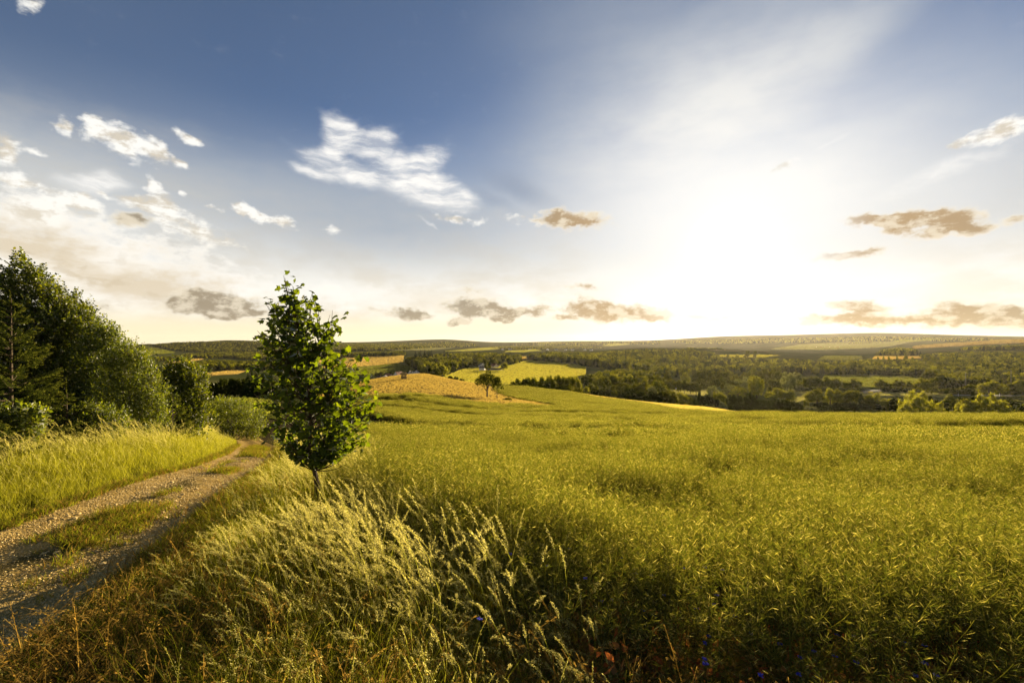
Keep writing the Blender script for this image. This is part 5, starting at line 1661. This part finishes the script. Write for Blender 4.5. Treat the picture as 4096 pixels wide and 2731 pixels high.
place_tree('tree', 'round tree left of the sunlit wood edge tree', 'tree', 1740, 1475, 40, 600, 'round', 'mid')
place_tree('tree', 'round tree at the corner of the farmhouse garden', 'tree', 2015, 1443, 28, 760, 'round', 'light')
place_tree('tree', 'tree between the two lower farmhouses', 'tree', 1950, 1448, 26, 780, 'round', 'mid')
row('spruce group on top of the broadleaf wood', 'spruces above the broadleaf wood', 'tree', 'spruce_tree', [(1662, 1402, 20), (1682, 1400, 18), (1700, 1397, 20), (1714, 1399, 16), (1726, 1400, 16), (1778, 1403, 14), (1792, 1404, 14)], 'spruce', 'conifer', 1150)
row('garden trees behind the white houses', 'garden trees behind the white houses', 'tree', 'tree', [(1506, 1488, 22), (1524, 1484, 24), (1545, 1487, 20), (1562, 1484, 20), (1585, 1489, 14), (1612, 1490, 12), (1632, 1488, 12)], 'bushy', 'dark', 800)
row('dark near wood left of the maple', 'dark wood left of the maple', 'tree', 'tree', [(805, 1535, 60), (845, 1512, 64), (885, 1500, 70), (925, 1504, 66), (965, 1498, 60), (1000, 1470, 56, {'kind': 'spruce', 'tone': 'conifer'}), (1035, 1478, 60), (1075, 1490, 64), (1125, 1500, 60)], 'bushy', 'dark', 118)
row('bushes on the rough pasture', 'bushes on the rough pasture', 'bush', 'bush', [(3512, 1420, 10), (3534, 1419, 9), (3556, 1420, 10), (3588, 1419, 9), (3624, 1413, 16, {'look': 'dark bush'}), (3650, 1422, 10), (3698, 1426, 10), (3730, 1420, 14)], 'bushy', 'mid', 1080)
row('sparse copse on the cream haze field', 'bushes on the cream field', 'bush', 'bush', [(2870, 1414, 16), (2912, 1417, 12), (2948, 1418, 16), (2980, 1420, 14), (2990, 1398, 18), (3020, 1399, 16)], 'bushy', 'mid', 1250)

# ---------------------------------------------------------------- houses, barn, bales, poles
WHITEW = solid('white_render', (.72, .70, .64), .8, .2, 2.0, (.62, .60, .54))
CREAMW = solid('cream_render', (.60, .50, .34), .8)
TILE = solid('red_tile', (.20, .065, .035), .8, .2, 3.0, (.13, .05, .03))
SLATE = solid('dark_slate', (.055, .05, .05), .7)
PANE = solid('window_glass', (.03, .035, .04), .15)
WOODM = solid('grey_wood', (.22, .18, .12), .9)
CONCR = solid('concrete', (.36, .34, .31), .9, .2, 1.0, (.28, .26, .24))


def box_quads(x0, x1, y0, y1, z0, z1):
    v = np.array([(x, y, z) for z in (z0, z1) for y in (y0, y1) for x in (x0, x1)], float)
    return v[[(0, 2, 3, 1), (4, 5, 7, 6), (0, 1, 5, 4), (2, 6, 7, 3), (0, 4, 6, 2), (1, 3, 7, 5)]]


def house(label, px, Y, w, d, eaves, ridge, rz, wall, roof, group=None, gable_front=True, cat='house', sink=0.6):
    """ridge runs along local y, so a gable faces the viewer"""
    x, y, z = P3(px, Y)
    root = empty('house', (x, y, z), rz)
    tag(root, label, cat, group)
    a, b = w / 2, d / 2
    q = list(box_quads(-a, a, -b, b, -sink, eaves))
    for s_ in (-b, b):
        q.append(np.array([(-a, s_, eaves), (a, s_, eaves), (0, s_, ridge - .1), (0, s_, ridge - .1)]))
    obj('wall', quads_mesh('wall', q, wall), root)
    o_ = .4
    t = .22
    k = (ridge - eaves) / a
    rq = []
    for sg in (-1, 1):
        x1, zl = sg * (a + o_), eaves - k * o_
        up = np.array([(0, -b - o_, ridge + t), (x1, -b - o_, zl + t), (x1, b + o_, zl + t), (0, b + o_, ridge + t)])
        dn = up - np.array([0, 0, t])
        rq += [up, dn] + [np.array([up[i], up[(i + 1) % 4], dn[(i + 1) % 4], dn[i]]) for i in range(4)]
    rf = obj('roof', quads_mesh('roof', rq, roof), root)
    obj('chimney', quads_mesh('chimney', box_quads(.6, 1.2, -.4, .3, ridge - 1.2, ridge + .9), TILE), rf)
    for (wx, wz) in ((-a * .5, 1.6), (a * .5, 1.6), (-a * .28, eaves + .9), (a * .28, eaves + .9)):
        for sg in (-1,):
            wn = obj('window', quads_mesh('window', box_quads(wx - .55, wx + .55, sg * b - .06, sg * b + .02, wz - .6, wz + .6), WOODM), root)
            obj('pane', quads_mesh('pane', box_quads(wx - .45, wx + .45, sg * b - .09, sg * b - .065, wz - .5, wz + .5), PANE), wn)
    return root


house('white gabled house with dark roof at the right end of the house row', 1666, 760, 11, 10, 5.2, 9.6, .15, WHITEW, SLATE)
house('white gable house second from the right end of the row', 1652, 765, 8, 11, 3.6, 8.6, .1, WHITEW, SLATE)
house('white gable house third from the right end of the row', 1640, 770, 8, 11, 3.6, 8.6, .1, WHITEW, SLATE)
house('white house with a long dark roof in the middle of the row', 1622, 765, 9, 14, 3.2, 6.6, -.7, WHITEW, SLATE)
house('cream house with a red roof in the middle of the row', 1606, 775, 8, 10, 3.4, 7.2, 1.2, CREAMW, TILE)
house('tall white gable with a big dark red roof', 1594, 755, 9, 15, 4.0, 9.4, -.45, WHITEW, TILE)
house('red roofed low house left of the tall white gable', 1556, 760, 9, 12, 3.0, 6.4, .9, WHITEW, TILE)
house('small white gable low on the left of the house row', 1540, 740, 9, 9, 2.6, 5.8, .1, WHITEW, SLATE)
house('small white shed at the left end of the house row', 1520, 740, 7, 8, 2.4, 4.8, 1.3, WHITEW, SLATE)
house('narrow white gable peeping out right of the mound', 1721, 640, 4.5, 8, 4.6, 9.6, .2, WHITEW, SLATE)
house('upper white farmhouse among trees above the striped field', 1928, 880, 11, 9, 5.0, 9.0, .4, WHITEW, SLATE)
house('lower white farmhouse at the field edge', 1930, 800, 12, 9, 5.0, 8.0, 1.4, WHITEW, SLATE)
house('cream farmhouse right of the upper white farmhouse', 1977, 860, 13, 10, 4.0, 8.0, .9, CREAMW, TILE)
house('long low farm building right of the lower farmhouse', 1978, 790, 9, 26, 2.4, 4.2, 1.5, CREAMW, SLATE)
house('small white cabin among the hazy valley trees', 2692, 520, 7, 8, 2.6, 4.6, 1.3, WHITEW, SLATE)
house('small white cabin beside the tall silvery willow', 3125, 470, 6, 8, 2.6, 4.6, 1.3, WHITEW, SLATE)
for k_, (px, Y) in enumerate([(3262, 3100), (3285, 3060), (3305, 3100), (3320, 3050), (3338, 3090), (3352, 3060)]):
    house('far village house in the haze below the long ridge', px, Y, 12, 14, 5, 9, k_ * .7, WHITEW, TILE, 'far village houses below the ridge')
for k_, (px, Y) in enumerate([(2010, 2600), (2040, 2650), (2120, 2700), (2190, 2600), (2225, 2650), (2262, 2700), (2290, 2640), (2340, 2700), (2365, 2600)]):
    house('far village house along the central tree line', px, Y, 12, 15, 5, 9, k_ * .9, WHITEW, SLATE, 'far village houses in the centre')

# grey bridge with its dark opening, beside the road
x, y, z = P3(3495, 540)
br = empty('bridge', (x, y, z), .15)
tag(br, 'pale concrete bridge abutment and low dark span beside the road', 'bridge')
obj('abutment', quads_mesh('abutment', box_quads(0, 6.5, -1.2, 1.2, -1, 3.2), CONCR), br)
obj('abutment', quads_mesh('abutment', box_quads(-13, -9, -1.2, 1.2, -1, 2.6), CONCR), br)
obj('deck', quads_mesh('deck', box_quads(-14, 8, -2.4, 2.4, 3.2, 4.1), SLATE), br)
obj('railing', quads_mesh('railing', np.concatenate([box_quads(-14, 8, -2.3, -2.2, 4.9, 5.05)] + [box_quads(a_, a_ + .12, -2.3, -2.2, 4.1, 4.9) for a_ in np.arange(-14, 8, 1.8)]), SLATE), br)
# road in the valley
rp = [(3470, 535), (3520, 528), (3600, 530), (3700, 531), (3850, 531), (4096, 525), (4400, 515)]
rx = np.array([(px - CX) / F * Y for px, Y in rp])
ry = np.array([Y for _, Y in rp], float)
tt = np.linspace(0, 1, 60)
rx2, ry2 = np.interp(tt, np.linspace(0, 1, len(rp)), rx), np.interp(tt, np.linspace(0, 1, len(rp)), ry)
qa = np.stack([rx2, ry2 - 3, ground(rx2, ry2 - 3) + .5], 1)
qb = np.stack([rx2, ry2 + 3, ground(rx2, ry2 + 3) + .5], 1)
tag(obj('road', quads_mesh('road', np.stack([qa[:-1], qa[1:], qb[1:], qb[:-1]], 1), CONCR)), 'pale country road crossing the valley floor', 'road', kind='structure')
for lab, px, Y, top in (('left of two pale utility poles before the right forest', 3862, 560, 1490), ('right of two pale utility poles before the right forest', 4044, 575, 1482)):
    x, y, z = P3(px, Y)
    h = zat(top, Y) - z
    p = empty('utility_pole', (x, y, z))
    tag(p, lab, 'utility pole', 'utility poles before the forest')
    obj('pole', quads_mesh('pole', tube_quads([(0, 0, -.5), (0, 0, h)], [.22, .15], 8), CONCR), p)
    obj('crossarm', quads_mesh('crossarm', box_quads(-.9, .9, -.08, .08, h - .7, h - .5), CONCR), p)
for lab, px in (('left white marker post beside the valley road', 3833), ('right white marker post beside the valley road', 3998)):
    x, y, z = P3(px, 522)
    p = empty('marker_post', (x, y, z))
    tag(p, lab, 'marker post', 'marker posts at the road')
    obj('post', quads_mesh('post', box_quads(-.14, .14, -.14, .14, -.3, 3.2), WHITEW), p)
    obj('cap', quads_mesh('cap', box_quads(-.2, .2, -.2, .2, 3.2, 3.5), CONCR), p)

# two stacks of round bales on the mound
BALE = solid('straw_bale', (.36, .27, .10), .95, .25, 8.0, (.24, .17, .06), .5)
WRAP = solid('bale_side', (.22, .15, .05), .95, .25, 10.0, (.14, .10, .035), .5)


def bale(label, x, y, z, r=.78, w=1.3):
    b = empty('hay_bale', (x, y, z), .25)
    tag(b, label, 'hay bale', 'stacked bales on the mound')
    a = np.linspace(0, 2 * math.pi, 21)
    ring = lambda rr, yy: np.stack([rr * np.cos(a), np.full(21, yy), rr * np.sin(a) + r], 1)
    A, B = ring(r, -w / 2), ring(r, w / 2)
    obj('side', quads_mesh('side', np.stack([A[:-1], A[1:], B[1:], B[:-1]], 1), WRAP), b)
    q = []
    for yy, s_ in ((-w / 2, -1), (w / 2, 1)):
        for r0, r1, bulge in ((r, r * .6, .03), (r * .6, r * .2, .02), (r * .2, .001, 0)):
            o1, o2 = ring(r0, yy), ring(r1, yy + s_ * bulge)
            q.append(np.stack([o1[:-1], o1[1:], o2[1:], o2[:-1]], 1))
    obj('end', quads_mesh('end', np.concatenate(q), BALE), b)


for side, px in (('left', 1610), ('right', 1621)):
    x, y, z = P3(px, 206, .2)
    bale(f'bottom bale of the {side} bale stack', x, y, z)
    bale(f'top bale of the {side} bale stack', x, y, z + 1.52)

# ---------------------------------------------------------------- cornflowers at the crop edge
BLUE = foliage('cornflower_petal', [(.06, .05, .42), (.10, .10, .60), (.20, .20, .70)], trans=.4, tint=(1, 1, 1), var=.15)


def cornflower_mesh(seed):
    rs = np.random.default_rng(seed)
    n = 16
    a = rs.uniform(0, 6.283, n)
    D = np.stack([np.cos(a), np.sin(a), rs.uniform(.1, .9, n)], 1)
    return quads_mesh('flower_head', leaf_quads(unit(D) * .010, D, rs.normal(size=(n, 3)), np.full(n, .022), np.full(n, .011)), BLUE), \
        multi_mesh('stem', [(tube_quads(bezier((0, 0, 0), (.02, 0, .5), (-.03, .01, 1.0), 6), [.0022] * 6, 4), RSTEM),
                            (leaf_quads(np.stack([np.zeros(6), np.zeros(6), np.linspace(.2, .8, 6)], 1), rs.normal(size=(6, 3)) + [0, 0, .6], rs.normal(size=(6, 3)), np.full(6, .10), np.full(6, .012)), BLADE)])


CF = [cornflower_mesh(80 + k) for k in range(4)]
spots = [(2040, 2210), (2120, 2170), (2190, 2260), (2290, 2200), (1900, 1990), (2330, 2320), (2690, 2270), (2718, 2272), (2610, 2300), (2545, 2290), (2480, 2240), (2420, 2160), (2730, 2340), (2810, 2275), (2905, 2283), (2770, 2385), (2820, 2355),
         (2660, 2390), (2560, 2440), (2785, 2430), (2870, 2375), (2865, 2415), (3110, 2385), (3125, 2420), (3250, 2395), (2420, 2405), (2445, 2410), (2825, 2560), (2840, 2580), (2800, 2650), (2830, 2655), (3420, 2560), (3360, 2540), (3330, 2615), (3215, 2650), (3600, 2575), (3690, 2595), (3720, 2670), (3760, 2720), (3655, 2715),
         (3430, 2665), (3100, 2580), (3010, 2550), (2960, 2470), (1903, 2490), (3060, 2700), (3190, 2690), (3250, 2600)]
for k, (px, py) in enumerate(spots):
    # height of the flower above the soil fixes its distance
    hh = .72 if py < 2330 else .55
    Ys = np.linspace(1.2, 8, 300)
    ok_ = ground((px - CX) / F * Ys, Ys) + hh - (EYE - (py - CY) / F * Ys)
    Y = float(Ys[np.argmax(ok_ > 0)])
    x = (px - CX) / F * Y
    o = empty('cornflower', (x, Y, gz(x, Y)), rng.uniform(0, 6.28))
    tag(o, 'small blue cornflower at the weedy edge of the rape crop', 'flower', 'cornflowers at the crop edge')
    hd, st = CF[k % 4]
    s_ = obj('stem', st, o)
    s_.scale = (1, 1, hh)
    f_ = obj('flower_head', hd, o, (-.03, .01, hh))
    f_.scale = (1.0,) * 3
# withered leaves and weeds under the crop edge
n = 900
x, y = rng.uniform(.4, 5.6, n), rng.uniform(2.0, 3.9, n)
k = x > rape_edge(y) - .1
x, y = x[k], y[k]
wl = []
for v in range(3):
    rs = np.random.default_rng(40 + v)
    C = np.stack([rs.normal(0, .04, 5), rs.normal(0, .04, 5), rs.uniform(.15, .55, 5)], 1)
    wl.append(quads_mesh('withered_leaf', leaf_quads(C, rs.normal(size=(5, 3)) + [0, 0, -.8], rs.normal(size=(5, 3)), rs.uniform(.05, .10, 5), rs.uniform(.025, .045, 5)), WITHER))
sow('withered_leaves', 'orange withered leaves hanging on the rape stems at the near edge', x, y, wl, rng.uniform(.6, 1.1, len(x)), jit=3)
x, y = patch(2200, .2, 5.4, 1.0, 3.6)
k = (x > rape_edge(y) - .2)
sow('weeds', 'green weeds and leaves under the near edge of the rape crop', x[k], y[k], LEAFY, rng.uniform(.45, .9, k.sum()), jit=3)

# ---------------------------------------------------------------- haze
hz = bpy.data.meshes.new('haze')
bm = bmesh.new()
bmesh.ops.create_cube(bm, size=1.0)
bm.to_mesh(hz)
bm.free()
zlo = float(_V[:, 2].min()) - 1.0
zhi = float(_V[:, 2].max()) + 45.0
m_h = bpy.data.materials.new('haze')
m_h.use_nodes = True
N = NT(m_h.node_tree)
pv = N.n('ShaderNodeVolumePrincipled', {'Color': (.95, .90, .82, 1), 'Density': 0.8e-5, 'Anisotropy': .55})
N.n('ShaderNodeOutputMaterial', {'Volume': pv.outputs[0]})
hz.materials.append(m_h)
ho = obj('haze', hz)
ho.location = (0, 0, (zlo + zhi) / 2)
ho.scale = (26000, 26000, zhi - zlo)
tag(ho, 'thin golden evening haze over the whole valley', 'haze', kind='stuff')

x, y = patch(2400, .0, 5.8, 1.0, 3.5)
k = (x > rape_edge(y) - .3)
sow('dead_stalks', 'dry brown stalks and thatch along the near edge of the rape crop', x[k], y[k], LOW, rng.uniform(1.0, 1.9, k.sum()), jit=3, tilt=.2)
